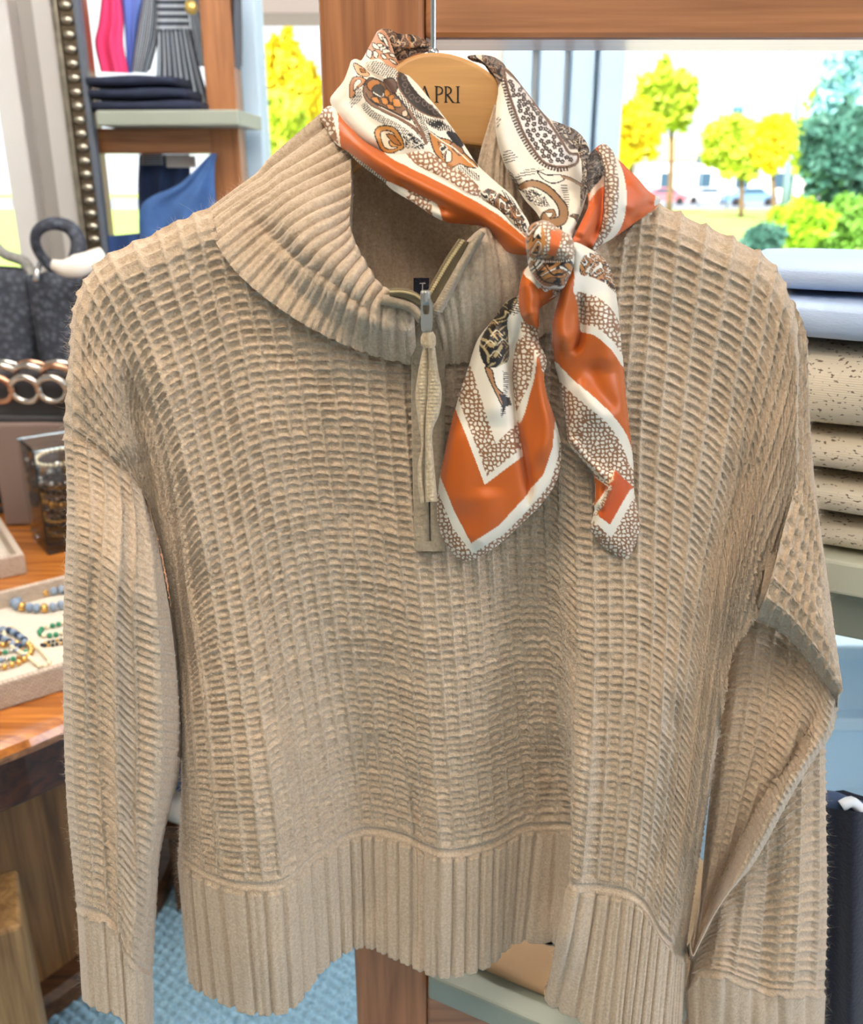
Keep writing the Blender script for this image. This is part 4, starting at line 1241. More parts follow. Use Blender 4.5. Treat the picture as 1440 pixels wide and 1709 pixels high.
sheet('left_fold', cA((480,110),(505,72),(545,62),(590,115),(628,215),(664,315),(722,425),(800,500),(880,580),(960,680),(1040,775),(1115,870),(1210,1000),(1300,1130),(1390,1270),(1440,1330)) + cB((250,1020),(300,1060),(350,1120),(390,1190),(440,1270),(452,1340),(420,1380),(330,1300),(230,1205),(150,1160),(60,1100)) + cA((1240,1440),(1080,1330),(940,1270),(760,1260),(600,1250),(480,1170),(360,1090),(230,960),(150,850),(75,745),(68,690),(110,630),(190,530),(238,410),(262,345),(300,330),(335,345),(350,345),(430,205)),
      dL, [(cA((340,360),(440,480),(560,560),(700,760)), -.005, 8), (cA((290,380),(330,560),(480,800),(760,1030),(1000,1200)), .005, 16), (cA((150,720),(330,930),(560,1130)), .004, 14)], pt)

# -- left neck band, orange outer fold
dL2 = rbf([(535,195,.648),(560,190,.642),(575,215,.630),(600,265,.612),(600,240,.614),(640,258,.603),(690,255,.600),(660,310,.594),(740,290,.590),(735,360,.579),(800,335,.580),(800,385,.582),(850,420,.572),(885,385,.560),(885,420,.562)])
def pt(r):
    wh = [(646,258),(681,280),(724,301),(775,327),(827,357),(885,392),(885,380),(830,346),(797,331),(775,318),(741,297),(694,275),(668,253)]
    r.pebble(r.fill(cA((730,1185),(850,1140),(960,1175),(1080,1255),(1200,1335)) + [(760,280),(800,312),(806,336),(775,318),(741,297),(694,275)], BROWN))
    r.fill(wh, CREAM)
    r.fill(cA((560,1190),(730,1180),(790,1240),(860,1330),(700,1290)), CREAM)
    r.fill(cB((60,1080),(150,1140),(240,1195),(340,1290),(420,1370),(440,1400),(330,1310),(220,1220),(110,1150)), CREAM)
    m = r.p[:, 0] < 562 + (r.p[:, 1] - 180) * .12
    r.c[m & (r.p[:, 1] < 262)] = CREAM
    r.pebble((r.p[:, 0] < 553 + (r.p[:, 1] - 180) * .22) & (r.p[:, 1] < 240), seed=3)
    r.fill([(645,300),(684,318),(678,344),(648,326)], CREAM, smooth=False)
    r.pebble(r.fill([(682,316),(720,333),(724,372),(676,343)], BROWN, smooth=False), seed=5)
    r.fill([(719,333),(730,340),(741,372),(723,366)], CREAM, smooth=False)
    b = r.fill([(578,250),(612,274),(646,300),(650,328),(610,294),(584,268)], CREAM, smooth=False)
    r.hatch([(578,250),(612,274),(646,300),(650,328),(610,294),(584,268)], -75, 4.0, 2.1)
sheet('left_fold', [(534,196),(540,184),(550,178),(560,182)] + cA((170,875),(240,955),(360,1075),(480,1155),(560,1192),(730,1182),(850,1142),(960,1178),(1080,1258),(1200,1338)) + [(772,288),(800,315),(803,332)] + cB((150,1138),(230,1188),(330,1288),(420,1368),(450,1410),(470,1490),(430,1502),(370,1502),(300,1484),(180,1365),(110,1295)) + [(782,374),(740,368),(690,338),(655,316),(640,302),(600,272),(580,252),(562,240),(546,216)],
      dL2, [([(565,200),(600,245),(660,285),(740,325),(830,375),(880,405)], .007, 14), ([(655,300),(700,328),(760,358)], -.005, 9), ([(690,262),(740,290),(800,330)], .003, 8), ([(800,352),(850,380),(885,405)], -.003, 7)], pt, base=ORANGE)

# -- right neck band
dR = rbf([(830,108,.640),(795,95,.648),(835,180,.612),(870,150,.628),(838,260,.606),(900,200,.622),(860,320,.598),(950,220,.628),(985,270,.622),(985,340,.600),(900,300,.598),(905,385,.566),(950,395,.566)])
def pt(r):
    r.swirl(inside(r.p, np.array(cB((100,50),(190,70),(270,130),(290,180),(250,250),(215,320),(190,200),(120,110)))), 8, (GREY, lin(160, 140, 124), MUD), seed=1.3, dark=.5)
    # big teardrop with tiny flowers
    tear = cB((268,165),(330,215),(420,310),(520,450),(600,560),(680,680),(740,770),(800,780),(790,840),(720,870),(640,870),(560,840),(490,760),(420,650),(370,540),(330,430),(290,300))
    r.fill(tear, lin(222, 214, 206))
    r.stroke(tear, 5.2, lin(132, 104, 86), closed=True); r.stroke(tear, 1.0, BLACK, closed=True)
    q = curve(cB((300,260),(325,360),(345,450),(385,560),(430,650),(500,760),(570,835),(650,870),(740,850)), 24)
    r.ticks(cB((262,240),(285,350),(305,440),(350,560),(400,660),(470,770),(550,850),(650,890),(740,880)), 3.6, 5.2, 3.4, lin(70, 52, 42))
    ins_ = np.array(curve(tear, 60, closed=True))
    g = np.random.default_rng(5); n_ = 0
    lo, hi = ins_.min(0), ins_.max(0)
    pts_ = []
    for _ in range(4000):
        c = g.uniform(lo, hi)
        if inside(c[None], ins_)[0] and seg_dist(c[None], ins_, True)[0][0] > 6 and all(math.hypot(*(c - o)) > 7.3 for o in pts_):
            pts_.append(c)
    for c in pts_:
        for a in np.arange(5) * 1.257 + g.uniform(0, 6):
            o = c + 2.6 * np.array([math.cos(a), math.sin(a)])
            r.c[np.hypot(*(r.p - o).T) < 1.85] = lin(72, 60, 54)
        r.c[np.hypot(*(r.p - c).T) < .9] = lin(200, 186, 170)
    r.hatch(cB((275,740),(310,745),(365,800),(340,830),(280,850),(260,800)), -12, 4.4, 1.5)
    r.hatch(cB((215,500),(250,520),(240,560),(215,600)), -50, 4, 1.2)
    r.hatch(cB((420,890),(520,880),(580,900),(420,940),(340,980),(340,940)), -8, 4.2, 1.4)
    # dark side turning under
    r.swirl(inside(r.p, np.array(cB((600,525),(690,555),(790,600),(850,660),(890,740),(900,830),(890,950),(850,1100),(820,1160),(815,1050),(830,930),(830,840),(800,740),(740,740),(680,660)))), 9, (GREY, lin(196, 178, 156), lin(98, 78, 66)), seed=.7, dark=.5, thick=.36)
    # lower curl
    r.motif(cB((510,905),(580,930),(680,930),(700,960),(620,990),(550,960)), CREAM, 1.8)
    r.stroke(cB((690,940),(750,960),(820,1000)), 5.5, lin(160, 128, 98)); r.stroke(cB((690,932),(750,950),(820,990)), 1.2, BLACK)
    r.motif(cB((370,1010),(420,975),(500,970),(590,1010),(670,1090),(730,1180),(725,1260),(680,1300),(600,1300),(540,1250),(560,1200),(600,1240),(660,1230),(650,1150),(570,1060),(480,1020),(410,1040)), lin(152, 112, 74), 2.2)
    r.fill(cB((400,1040),(470,1020),(560,1060),(640,1150),(650,1220),(600,1240),(540,1170),(460,1120)), lin(214, 206, 192))
    r.swirl(inside(r.p, np.array(cB((400,1040),(470,1030),(560,1080),(600,1160),(520,1160),(450,1110)))), 5, (CREAM, CREAM, GREY), seed=1.9)
    r.motif(cB((560,1200),(620,1180),(640,1230),(600,1250),(620,1210)), lin(150, 108, 70), 1.6)
    r.hatch(cB((670,990),(720,1000),(745,1100),(740,1180),(705,1130)), 2, 4.0, 1.6)
    r.swirl(inside(r.p, np.array(cB((480,1180),(540,1250),(600,1310),(690,1310),(690,1350),(600,1340)))), 6, (CREAM, BLACK, TAN), seed=.2)
    r.motif(cB((750,1230),(800,1215),(800,1290),(780,1250)), lin(110, 84, 60), 1.4)
    r.swirl(inside(r.p, np.array(cB((285,870),(340,920),(380,990),(360,1010),(310,940)))), 5, (MUD, CREAM, GREY), seed=3)
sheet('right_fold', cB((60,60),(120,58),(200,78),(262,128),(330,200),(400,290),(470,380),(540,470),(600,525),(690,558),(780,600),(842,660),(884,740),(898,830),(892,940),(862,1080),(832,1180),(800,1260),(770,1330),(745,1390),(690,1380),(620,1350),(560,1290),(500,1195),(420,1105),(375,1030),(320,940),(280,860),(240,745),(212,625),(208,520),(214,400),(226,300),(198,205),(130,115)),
      dR, [(cB((230,400),(240,620),(330,860),(450,1050)), .004, 16), (cB((600,560),(760,700),(830,900),(820,1130)), -.009, 12), (cB((440,420),(600,640),(740,800)), .005, 22), (cB((830,1100),(790,1230),(740,1350)), .005, 9), (cB((700,1000),(720,1150),(700,1300)), -.004, 10)], pt)

# -- right flap standing over the shoulder
dF = rbf([(985,262,.604),(1010,245,.606),(1095,335,.612),(1050,290,.602),(1000,330,.588),(960,395,.568),(1000,410,.585),(1060,370,.598),(1030,320,.590),(975,360,.578)])
def pt(r):
    r.swirl(r.fill(cB((880,800),(930,740),(985,830),(1010,930),(940,1040),(880,1060)), GREY), 8, (lin(70, 66, 70), GREY, lin(90, 76, 70)), seed=.5, dark=.6)
    r.fill(cB((900,1050),(1000,930),(1005,1000),(950,1030),(890,1120)), lin(220, 190, 170))
    r.fill(cB((1060,760),(1110,860),(1148,1000),(1152,1150),(1110,1310),(1040,1395),(960,1440),(980,1400),(1060,1280),(1090,1130),(1095,1000),(1080,870)), CREAM)
    r.pebble(r.fill(cB((955,735),(990,703),(1050,750),(1082,870),(1097,1000),(1092,1130),(1062,1280),(990,1400),(925,1485),(895,1470),(960,1360),(990,1250),(1000,1100),(1005,960),(990,850)), BROWN), 6.6, lin(132, 100, 78), seed=7)
    r.stroke(cB((950,735),(995,850),(1006,960),(1001,1100),(991,1250),(960,1360),(900,1460)), 1.4, lin(60, 44, 40))
    r.fill(cB((1362,1070),(1400,1095),(1395,1130),(1355,1150)), lin(200, 196, 188))
sheet('right_flap', cB((882,800),(920,748),(990,703),(1045,745),(1075,792),(1150,870),(1240,960),(1320,1050),(1368,1080),(1398,1098),(1392,1128),(1350,1180),(1260,1240),(1150,1318),(1040,1390),(960,1440),(920,1488),(890,1478),(862,1440),(760,1440),(770,1390),(800,1330),(850,1230),(880,1150),(870,1000)),
      dF, [(cB((1000,740),(1050,900),(1050,1150),(960,1400)), .007, 13), (cB((975,900),(985,1100),(960,1290),(880,1420)), -.008, 9), (cB((1360,1100),(1250,1190),(1150,1290)), -.004, 8), (cB((1180,920),(1240,1060),(1180,1230)), .004, 20), (cB((900,1120),(860,1260),(800,1390)), .005, 12)], pt, base=lin(200, 92, 38))

# -- tails
dT = rbf([(925,470,.560),(870,470,.566),(820,560,.574),(880,600,.572),(760,720,.578),(840,740,.570),(925,740,.578),(740,860,.584),(830,860,.576),(775,930,.586)])
def pt(r):
    outer = cC((60,1380),(88,1332),(150,1490),(240,1608),(380,1520),(500,1400),(590,1290),(625,1170),(634,1080),(700,1000),(720,1500),(300,1750),(40,1700))
    r.c[inside(r.p, np.array(cC((60,1230),(95,1255),(160,1420),(235,1562),(360,1480),(470,1360),(560,1250),(598,1130),(608,1020),(660,900),(760,1500),(300,1750),(40,1700))))] = CREAM
    r.pebble(inside(r.p, np.array(outer)), 6.8, seed=11)
    # upper chevrons, left of the fold
    lf = np.array(cC((480,440),(470,560),(440,800),(445,1010),(466,1165),(466,1300),(0,1300),(0,400)))
    left = inside(r.p, lf)
    m = inside(r.p, np.array(cC((165,955),(295,1298),(470,1165),(700,1000),(560,300),(100,300)))) & left; r.c[m] = CREAM
    m = inside(r.p, np.array(cC((180,915),(305,1258),(470,1125),(700,900),(560,300),(100,300)))) & left; r.pebble(m, 7.4, seed=12)
    m = inside(r.p, np.array(cC((228,740),(345,1112),(445,1012),(600,800),(560,300),(100,300)))) & left; r.c[m] = CREAM
    # right of the fold
    r.fill(cC((455,560),(520,600),(524,800),(497,900),(456,1022),(438,960),(425,850)), CREAM)
    r.pebble(r.fill(cC((455,635),(505,650),(520,720),(502,830),(470,900),(440,965),(422,880),(418,790),(432,700)), BROWN), 7.2, seed=13)
    r.pebble(r.fill(cC((462,560),(530,590),(578,740),(562,800),(520,690),(480,640)), BROWN), 7.2, seed=14)
    # black paisley heart
    m = r.fill(cC((450,450),(400,470),(330,560),(282,640),(276,700),(300,758),(330,770),(360,760),(395,740),(400,640),(400,560)), BLACK)
    r.swirl(m, 13, (BLACK, BLACK, lin(170, 150, 110)), seed=2.5, thick=.1, dark=.1)
    for x, y in [(335,560),(350,610),(320,655),(345,700),(375,650)]:
        r.stroke(cC((x - 26, y + 18), (x, y - 8), (x + 24, y + 14)), 1.5, lin(206, 190, 156))
        r.stroke(cC((x - 16, y + 24), (x, y + 4), (x + 14, y + 22)), 1.1, lin(186, 140, 80))
    r.motif(cC((300,765),(325,775),(345,850),(385,905),(372,940),(352,900),(325,840)), lin(170, 122, 84), 1.8)
    r.fill(cC((360,760),(400,740),(412,900),(395,930)), CREAM); r.fill(cC((356,885),(374,930),(371,990),(388,945),(414,938),(404,905)), BLACK, smooth=False)
    r.ticks(cC((385,780),(388,850),(382,900),(375,985)), 4, 3.4, 1.5)
    r.hatch(cC((405,480),(455,445),(480,500),(430,530),(400,540)), 10, 3.6, 1.6)
    r.fill(cC((400,545),(425,520),(420,560),(412,760),(400,640)), CREAM)
sheet('tail', cC((630,385),(560,380),(480,320),(452,440),(400,468),(330,560),(268,640),(220,780),(160,970),(112,1180),(90,1300),(84,1460),(108,1540),(150,1605),(195,1640),(260,1628),(350,1572),(450,1482),(560,1372),(622,1270),(637,1130),(612,1010),(575,900),(560,800),(572,740),(535,640),(538,560),(540,505),(620,440)),
      dT, [(cC((470,520),(430,700),(440,1010),(470,1170),(492,1340),(480,1450)), -.010, 8), (cC((520,620),(555,850),(575,1050),(540,1250)), .008, 15), (cC((330,560),(330,800),(345,1050)), .006, 22), (cC((180,1000),(200,1250),(180,1450)), .004, 24), (cC((300,1300),(300,1480),(240,1600)), .005, 24), (cC((400,520),(405,700),(425,930)), -.005, 6), (cC((440,480),(470,440),(520,400)), -.004, 8)], pt, base=ORANGE, roll=.008)
def pt(r):
    r.fill(cC((470,330),(510,310),(570,400),(640,420),(600,460),(545,420)), CREAM)
    r.pebble(r.fill(cC((545,385),(600,400),(645,398),(640,425),(590,435)), BROWN), 5, seed=9)
    r.pebble(r.fill(cC((462,560),(530,585),(540,640),(500,610)), BROWN), 6, seed=9)
sheet('under_knot_fold', cC((478,330),(510,300),(600,350),(650,400),(622,438),(560,470),(538,510),(534,590),(500,575),(466,540),(452,440)), const(.562), [(cC((480,360),(500,460),(510,560)), .006, 12), (cC((540,380),(540,460),(520,520)), -.003, 8)], pt, base=ORANGE)

dQ = rbf([(954,410,.558),(990,430,.568),(1020,470,.578),(930,520,.566),(980,560,.566),(1035,600,.580),(930,640,.578),(990,680,.568),(1045,740,.582),(960,740,.578),(1000,860,.578),(1060,870,.586),(1040,930,.588)])
def pt(r):
    r.fill(cC((680,180),(760,225),(850,285),(885,400),(900,600),(860,510),(790,450),(700,442),(700,330)), CREAM)
    m = r.fill(cC((740,265),(800,255),(850,300),(880,420),(840,390),(780,360),(725,345)), TAN)
    r.swirl(m, 8, (lin(186, 122, 60), CREAM, lin(186, 122, 60)), seed=1.4, thick=.38)
    r.hatch(cC((830,360),(885,400),(890,440),(850,400)), -60, 3.6, 1.6)
    r.fill(cC((724,562),(800,588),(870,648),(915,715),(918,765),(860,682),(790,622),(726,602)), CREAM)
    r.pebble(r.fill(cC((704,430),(780,440),(860,500),(902,575),(914,712),(870,648),(800,588),(724,564),(714,500)), BROWN), 7.4, seed=21)
    r.pebble(r.fill(cC((630,795),(690,880),(760,940),(850,1020),(910,1110),(965,1245),(970,1340),(885,1240),(860,1310),(800,1260),(700,1160),(660,1110)), BROWN), 7.2, seed=22)
    r.fill(cC((612,738),(700,826),(800,916),(890,1006),(945,1100),(972,1240),(950,1215),(910,1112),(850,1022),(760,942),(690,882),(630,815)), CREAM)
    # tip below the rolled hem
    tip = np.array(cC((880,1230),(975,1320),(1060,1400),(1060,1560),(900,1680),(760,1560),(770,1240),(860,1305)))
    t_ = inside(r.p, tip); r.c[t_] = lin(190, 80, 24)
    r.c[t_ & inside(r.p, np.array(cC((985,1300),(945,1325),(860,1478),(800,1430),(860,1300),(780,1250),(740,1600),(1150,1650),(1150,1200))))] = CREAM
    r.c[t_ & inside(r.p, np.array(cC((950,1320),(860,1478),(812,1440),(868,1310),(885,1235))))] = lin(190, 80, 24)
    r.pebble(t_ & inside(r.p, np.array(cC((1010,1330),(960,1370),(868,1538),(795,1465),(740,1480),(760,1700),(1150,1700),(1150,1250)))), 6.4, seed=23)
    r.c[inside(r.p, np.array(cC((780,1250),(860,1310),(840,1330),(790,1400))))] = ORANGE
    r.pebble(inside(r.p, np.array(cC((790,1440),(862,1300),(870,1310),(810,1440)))), 5, seed=24)
    r.stroke(cC((660,1070),(690,1120),(740,1175),(800,1240),(862,1290),(882,1225)), 1.6, lin(226, 200, 160))
    r.stroke(cC((868,1300),(840,1350),(800,1440),(780,1490)), 1.4, lin(220, 200, 170))
    r.stroke(cC((656,1090),(690,1135),(740,1190),(800,1255)), 1.0, lin(90, 60, 44))
sheet('tail', cC((690,205),(760,228),(840,288),(876,380),(892,480),(908,640),(918,740),(932,900),(952,1080),(966,1230),(968,1330),(992,1470),(980,1555),(940,1632),(880,1610),(818,1562),(774,1490),(788,1440),(796,1340),(788,1250),(730,1175),(680,1112),(664,1000),(640,850),(613,740),(604,580),(636,450),(676,330)),
      dQ, [(cC((690,320),(655,450),(640,600),(680,700)), .009, 14), (cC((725,420),(735,560),(720,650),(690,720)), -.009, 8), (cC((820,420),(850,600),(870,800)), .006, 22), (cC((700,820),(760,900),(860,1030)), .004, 16), (cC((665,1060),(740,1170),(860,1285)), .005, 6), (cC((885,1230),(865,1310),(800,1430)), .006, 7), (cC((840,1290),(830,1370),(800,1440)), -.005, 6), (cC((770,720),(800,860),(900,980)), -.004, 16)], pt, base=ORANGE, roll=.008)

# -- the knot
def knot_part(name, outline, Yb, bul, paint, base):
    poly = curve(outline, 60, closed=True); c = poly.mean(0)
    ext = np.hypot(*(poly - c).T).mean()
    def dep(p):
        d, _ = seg_dist(p, poly, True)
        return Yb - bul * np.sqrt(np.clip(1 - (1 - np.clip(d / (ext * .75), 0, 1)) ** 2, 0, 1))
    return sheet(name, outline, dep, [], paint, base, step=1.0, roll=.002, rw=3)
def pt(r):
    r.swirl(np.ones(len(r.p), bool), 20, (lin(178, 118, 58), lin(150, 100, 60), CREAM), seed=.9, thick=.30, dark=.2)
    r.ticks(cC((505,270),(560,285),(640,285),(690,270)), 4, 3.6, 1.8, CREAM)
    r.stroke(cC((520,300),(560,370),(640,390)), 2.2, BLACK); r.stroke(cC((560,300),(610,350),(670,330)), 2.4, BLACK)
    r.stroke(cC((500,330),(560,395),(645,402)), 3.0, CREAM)
knot_part('knot', cC((496,250),(560,262),(640,262),(692,256),(694,300),(668,370),(644,408),(566,400),(508,335)), .560, .016, pt, CREAM)
def pt(r):
    r.swirl(r.p[:, 0] < 903, 16, (lin(186, 122, 60), CREAM, lin(186, 122, 60)), seed=.6, thick=.4)
    r.pebble(inside(r.p, np.array(cC((515,110),(575,105),(625,140),(600,160),(590,230),(565,275),(545,270),(572,200),(560,140)))), 6.0, lin(150, 110, 74), seed=31)
    m = inside(r.p, np.array(cC((590,150),(645,158),(632,210),(612,262),(565,275),(590,225)))); r.c[m] = lin(206, 100, 46)
    r.pebble(inside(r.p, np.array(cC((640,160),(700,175),(700,290),(600,290),(612,262),(634,215)))), 6.0, lin(150, 110, 74), seed=32)
    r.swirl(inside(r.p, np.array(cC((500,245),(570,250),(640,270),(620,300),(500,290)))), 8, (lin(186, 122, 60), CREAM, TAN), seed=.1, thick=.4)
knot_part('knot', cC((486,160),(500,130),(530,113),(572,108),(620,138),(650,158),(684,178),(695,230),(692,275),(640,285),(560,280),(500,270)), .556, .019, pt, lin(186, 122, 60))
# ================================================================ round table at the left with jewellery
TC = np.array([-1.085, 1.585]); TZ = .74
tb = thing('round_table', 'round oak jewellery table with a glossy orange top on a drum pedestal', 'table', (TC[0], TC[1], 0))
V, F = lathe_vf((TC[0], TC[1], 0), [(.02, TZ - .034), (.735, TZ - .034), (.752, TZ - .028), (.757, TZ - .015), (.752, TZ - .005), (.74, TZ), (.02, TZ)], 96)
mesh('tabletop', V, F, M_TABLE, tb, smooth=False)
V, F = lathe_vf((TC[0], TC[1], 0), [(.02, TZ - .125), (.715, TZ - .125), (.722, TZ - .118), (.722, TZ - .034), (.02, TZ - .034)], 96)
mesh('apron', V, F, M_DARKW, tb, smooth=False)
V, F = lathe_vf((TC[0], TC[1], 0), [(.02, .05), (.475, .05), (.472, .2), (.470, .45), (.474, TZ - .125), (.02, TZ - .125)], 72)
mesh('pedestal', V, F, M_DRUM, tb, smooth=False)
V, F = lathe_vf((TC[0], TC[1], 0), [(.02, .0), (.515, .0), (.522, .012), (.522, .045), (.51, .056), (.02, .056)], 72)
mesh('base_rim', V, F, M_RIM, tb, smooth=False)
# wooden crate under the table edge
prop(box('wooden_crate', (-.741, .994, .23), (.29, .128, .46), wood('pale_oak_crate', lin(120, 88, 52), lin(176, 138, 90), 'z', .55), bev=.006, rot=math.radians(26)), 'pale oak crate standing on the carpet under the table edge', 'crate')

# linen trays
def linen_material():
    m, t, b = new_mat('linen_weave')
    tc = t.nodes.new('ShaderNodeTexCoord')
    br = t.nodes.new('ShaderNodeTexBrick'); br.inputs['Scale'].default_value = 60
    br.inputs['Color1'].default_value = (*lin(206, 190, 172), 1); br.inputs['Color2'].default_value = (*lin(190, 172, 154), 1); br.inputs['Mortar'].default_value = (*lin(120, 98, 84), 1)
    br.inputs['Mortar Size'].default_value = .02; br.inputs['Brick Width'].default_value = .42; br.inputs['Row Height'].default_value = .2
    mp = t.nodes.new('ShaderNodeMapping'); mp.inputs['Rotation'].default_value = (math.radians(90), 0, 0)
    t.links.new(tc.outputs['Object'], mp.inputs[0]); t.links.new(mp.outputs[0], br.inputs['Vector']); t.links.new(br.outputs['Color'], b.inputs['Base Color'])
    b.inputs['Roughness'].default_value = .9
    bp = t.nodes.new('ShaderNodeBump'); bp.inputs['Strength'].default_value = .4; bp.inputs['Distance'].default_value = .001
    t.links.new(br.outputs['Fac'], bp.inputs['Height']); bp.invert = True; t.links.new(bp.outputs[0], b.inputs['Normal'])
    return m
M_LINEN = linen_material()
M_FELT = plain('cream_tray_lining', lin(214, 204, 188), .9, noise=.06, nscale=120, bump=.2, bscale=500)
def rot2(v, a):
    return np.array([v[0] * math.cos(a) - v[1] * math.sin(a), v[0] * math.sin(a) + v[1] * math.cos(a)])
def tray(corner, w, d, ang, hh, label):
    """corner = front right corner on the table"""
    a = math.radians(ang)
    t = thing('linen_tray', label, 'tray', (corner[0], corner[1], TZ))
    t.rotation_euler = (0, 0, a)
    th = .012
    for nm, (x, y, sx, sy) in {'front': (-w / 2, th / 2, w, th), 'back': (-w / 2, d - th / 2, w, th), 'left': (-w + th / 2, d / 2, th, d - 2 * th), 'right': (-th / 2, d / 2, th, d - 2 * th)}.items():
        V, F = box_vf((x + corner[0], y + corner[1], TZ + hh / 2), (sx, sy, hh), .003)
        mesh('side_panel', V, F, M_LINEN, t, smooth=False)
    V, F = box_vf((-w / 2 + corner[0], d / 2 + corner[1], TZ + .006), (w - 2 * th, d - 2 * th, .012), .001)
    mesh('lining', V, F, M_FELT, t, smooth=False)
    return t
tray((-.44, 1.255), .46, .335, 38, .042, 'linen covered tray of bead bracelets nearest the table edge')
tray((-.785, 1.600), .34, .25, 34, .042, 'linen covered tray behind the bracelet tray, only its corner in view')

# bracelets
M_BLUE = plain('grey_blue_bead', lin(138, 156, 178), .35, noise=.15, nscale=60); M_GOLD = plain('gold_bead', lin(224, 178, 104), .25, .9)
M_GREEN = plain('green_bead', lin(46, 140, 100), .3); M_CRM = plain('cream_bead', lin(232, 220, 190), .4); M_BLK = plain('black_bead', lin(34, 32, 34), .3)
M_DBLUE = plain('dark_blue_bead', lin(40, 62, 96), .3); M_BRZ = plain('bronze_bead', lin(160, 118, 70), .3, .8); M_SMOKE = plain('smoky_crystal', lin(96, 84, 76), .15, spec=.8)
M_SILV = plain('silver_bead', lin(196, 194, 190), .22, .9)
def bracelet(label, path, r, seq, group=None, squash=1.0, name='bracelet', merge=None):
    """path: points on the ring; seq: materials repeated bead after bead"""
    q = curve(path, 200, closed=True); L = np.linalg.norm(np.diff(np.vstack([q, q[:1]]), axis=0), axis=1).sum()
    n = max(6, int(L / (2 * r * squash)))
    q = curve(path, n, closed=True)
    t = thing(name, label, 'bracelet', q.mean(0) * [1, 1, 0] + [0, 0, q[:, 2].min() - r], group)
    proto = {}
    if merge:
        for m in set(seq):
            parts = [ball_vf(q[i], r, 7, 5) for i in range(n) if seq[i % len(seq)] is m]
            if parts:
                V, F = join(*parts); mesh('beads', V, F, m, t, kind='stuff')
        return t
    for i in range(n):
        m = seq[i % len(seq)]; tg = q[(i + 1) % n] - q[i - 1]; a = math.atan2(tg[1], tg[0])
        if m not in proto:
            V, F = ball_vf(q[i], r, 10, 7, (squash, 1, 1)); o = mesh('bead', V - q[i] + ORIGIN[t.name], F, m, t); proto[m] = o
        else:
            o = proto[m].copy(); COL.objects.link(o); o.parent = t
        o.location = tuple(q[i] - ORIGIN[t.name]); o.rotation_euler = (0, 0, a)
    return t
ZT = TZ + .012
def ring(pts, r): return [tuple(G(x, y, ZT + r)) for x, y in pts]
bracelet('grey-blue and gold bead bracelet at the back of the front linen tray', ring([(24,1006),(34,997),(52,990),(78,988),(104,984),(128,982),(136,992),(118,1005),(100,1010),(75,1015),(52,1014),(33,1012)], .0085), .0085, [M_BLUE, M_BLUE, M_GOLD], squash=.8)
bracelet('green and cream tube bead bracelet beside the green bead edge of the tray', ring([(66,1054),(72,1048),(88,1044),(108,1040),(122,1042),(120,1052),(104,1056),(86,1060),(72,1060)], .0045), .0045, [M_GREEN, M_GREEN, M_CRM])
bracelet('thin black and gold bead bracelet in front of the green one', ring([(70,1076),(84,1071),(100,1068),(118,1066),(118,1074),(100,1074),(84,1077)], .003), .003, [M_BLK, M_GOLD, M_BLK], merge=True)
bracelet('cream cord bracelet lying over the pile at the tray front', ring([(8,1055),(20,1046),(36,1056),(54,1074),(72,1090),(82,1106),(70,1112),(52,1100),(30,1086),(12,1070)], .0042), .0042, [M_CRM])
bracelet('dark blue bead bracelet inside the cream cord', ring([(-8,1050),(14,1052),(30,1060),(42,1072),(30,1078),(10,1068),(-8,1060)], .006), .006, [M_DBLUE, M_BLUE])
bracelet('gold bead bracelet across the front pile', ring([(-30,1080),(-5,1078),(20,1074),(44,1074),(52,1082),(48,1094),(36,1103),(18,1110),(0,1114),(-30,1112)], .0052), .0052, [M_GOLD])
bracelet('mixed coloured bead bracelet inside the gold one', ring([(-20,1092),(0,1090),(20,1086),(40,1086),(44,1094),(30,1098),(10,1101),(-20,1102)], .0042), .0042, [M_SILV, M_BLUE, M_BRZ, M_GREEN])

# square glass vase full of bracelets
v0 = np.array([-.780, 1.690]); dr = np.array([.80, .60]); dl = np.array([-.60, .80]); VS, VH = .125, .222
vs = thing('glass_vase', 'square clear glass vase filled with dark and gold bead bracelets', 'vase', (*v0, TZ))
M_VASE = glass('vase_glass', (.97, .98, .98), .1, .0); M_VEDGE = glass('vase_glass_edge', (.80, .88, .92), .3, .03)
va = math.atan2(dr[1], dr[0])
def vbox(name, a0, a1, b0, b1, z0, z1, m):
    c = v0 + dr * (a0 + a1) / 2 + dl * (b0 + b1) / 2
    V, F = box_vf((c[0], c[1], (z0 + z1) / 2), (a1 - a0, b1 - b0, z1 - z0), .0012, va)
    return mesh(name, V, F, m, vs, smooth=False)
vbox('glass_base', 0, VS, 0, VS, TZ, TZ + .022, M_VEDGE)
w_ = .005
for a0, a1, b0, b1 in [(0, VS, 0, w_), (0, VS, VS - w_, VS), (0, w_, w_, VS - w_), (VS - w_, VS, w_, VS - w_)]:
    vbox('glass_side', a0, a1, b0, b1, TZ + .022, TZ + VH - .004, M_VASE)
    vbox('glass_rim', a0, a1, b0, b1, TZ + VH - .004, TZ + VH, M_VEDGE)
vc = v0 + dr * VS / 2 + dl * VS / 2
seqs = [([M_BRZ], .0045, 'lowest bronze bead bracelet in the glass vase'), ([M_BLK, M_SMOKE], .006, 'black bead bracelet above the lowest in the glass vase'), ([M_GOLD], .0038, 'fine gold bead bracelet low in the glass vase'),
        ([M_SMOKE, M_BLK], .0065, 'smoky bead bracelet at mid height in the glass vase'), ([M_GOLD, M_BRZ], .005, 'gold and bronze bead bracelet at mid height in the glass vase'), ([M_BLK], .006, 'plain black bead bracelet in the glass vase'),
        ([M_SILV, M_SMOKE], .007, 'silver and smoky bead bracelet in the upper glass vase'), ([M_SMOKE, M_BRZ, M_SILV], .0085, 'big smoky crystal bracelet in the upper glass vase'), ([M_CRM], .005, 'cream shell bead bracelet on top inside the glass vase')]
z = TZ + .024
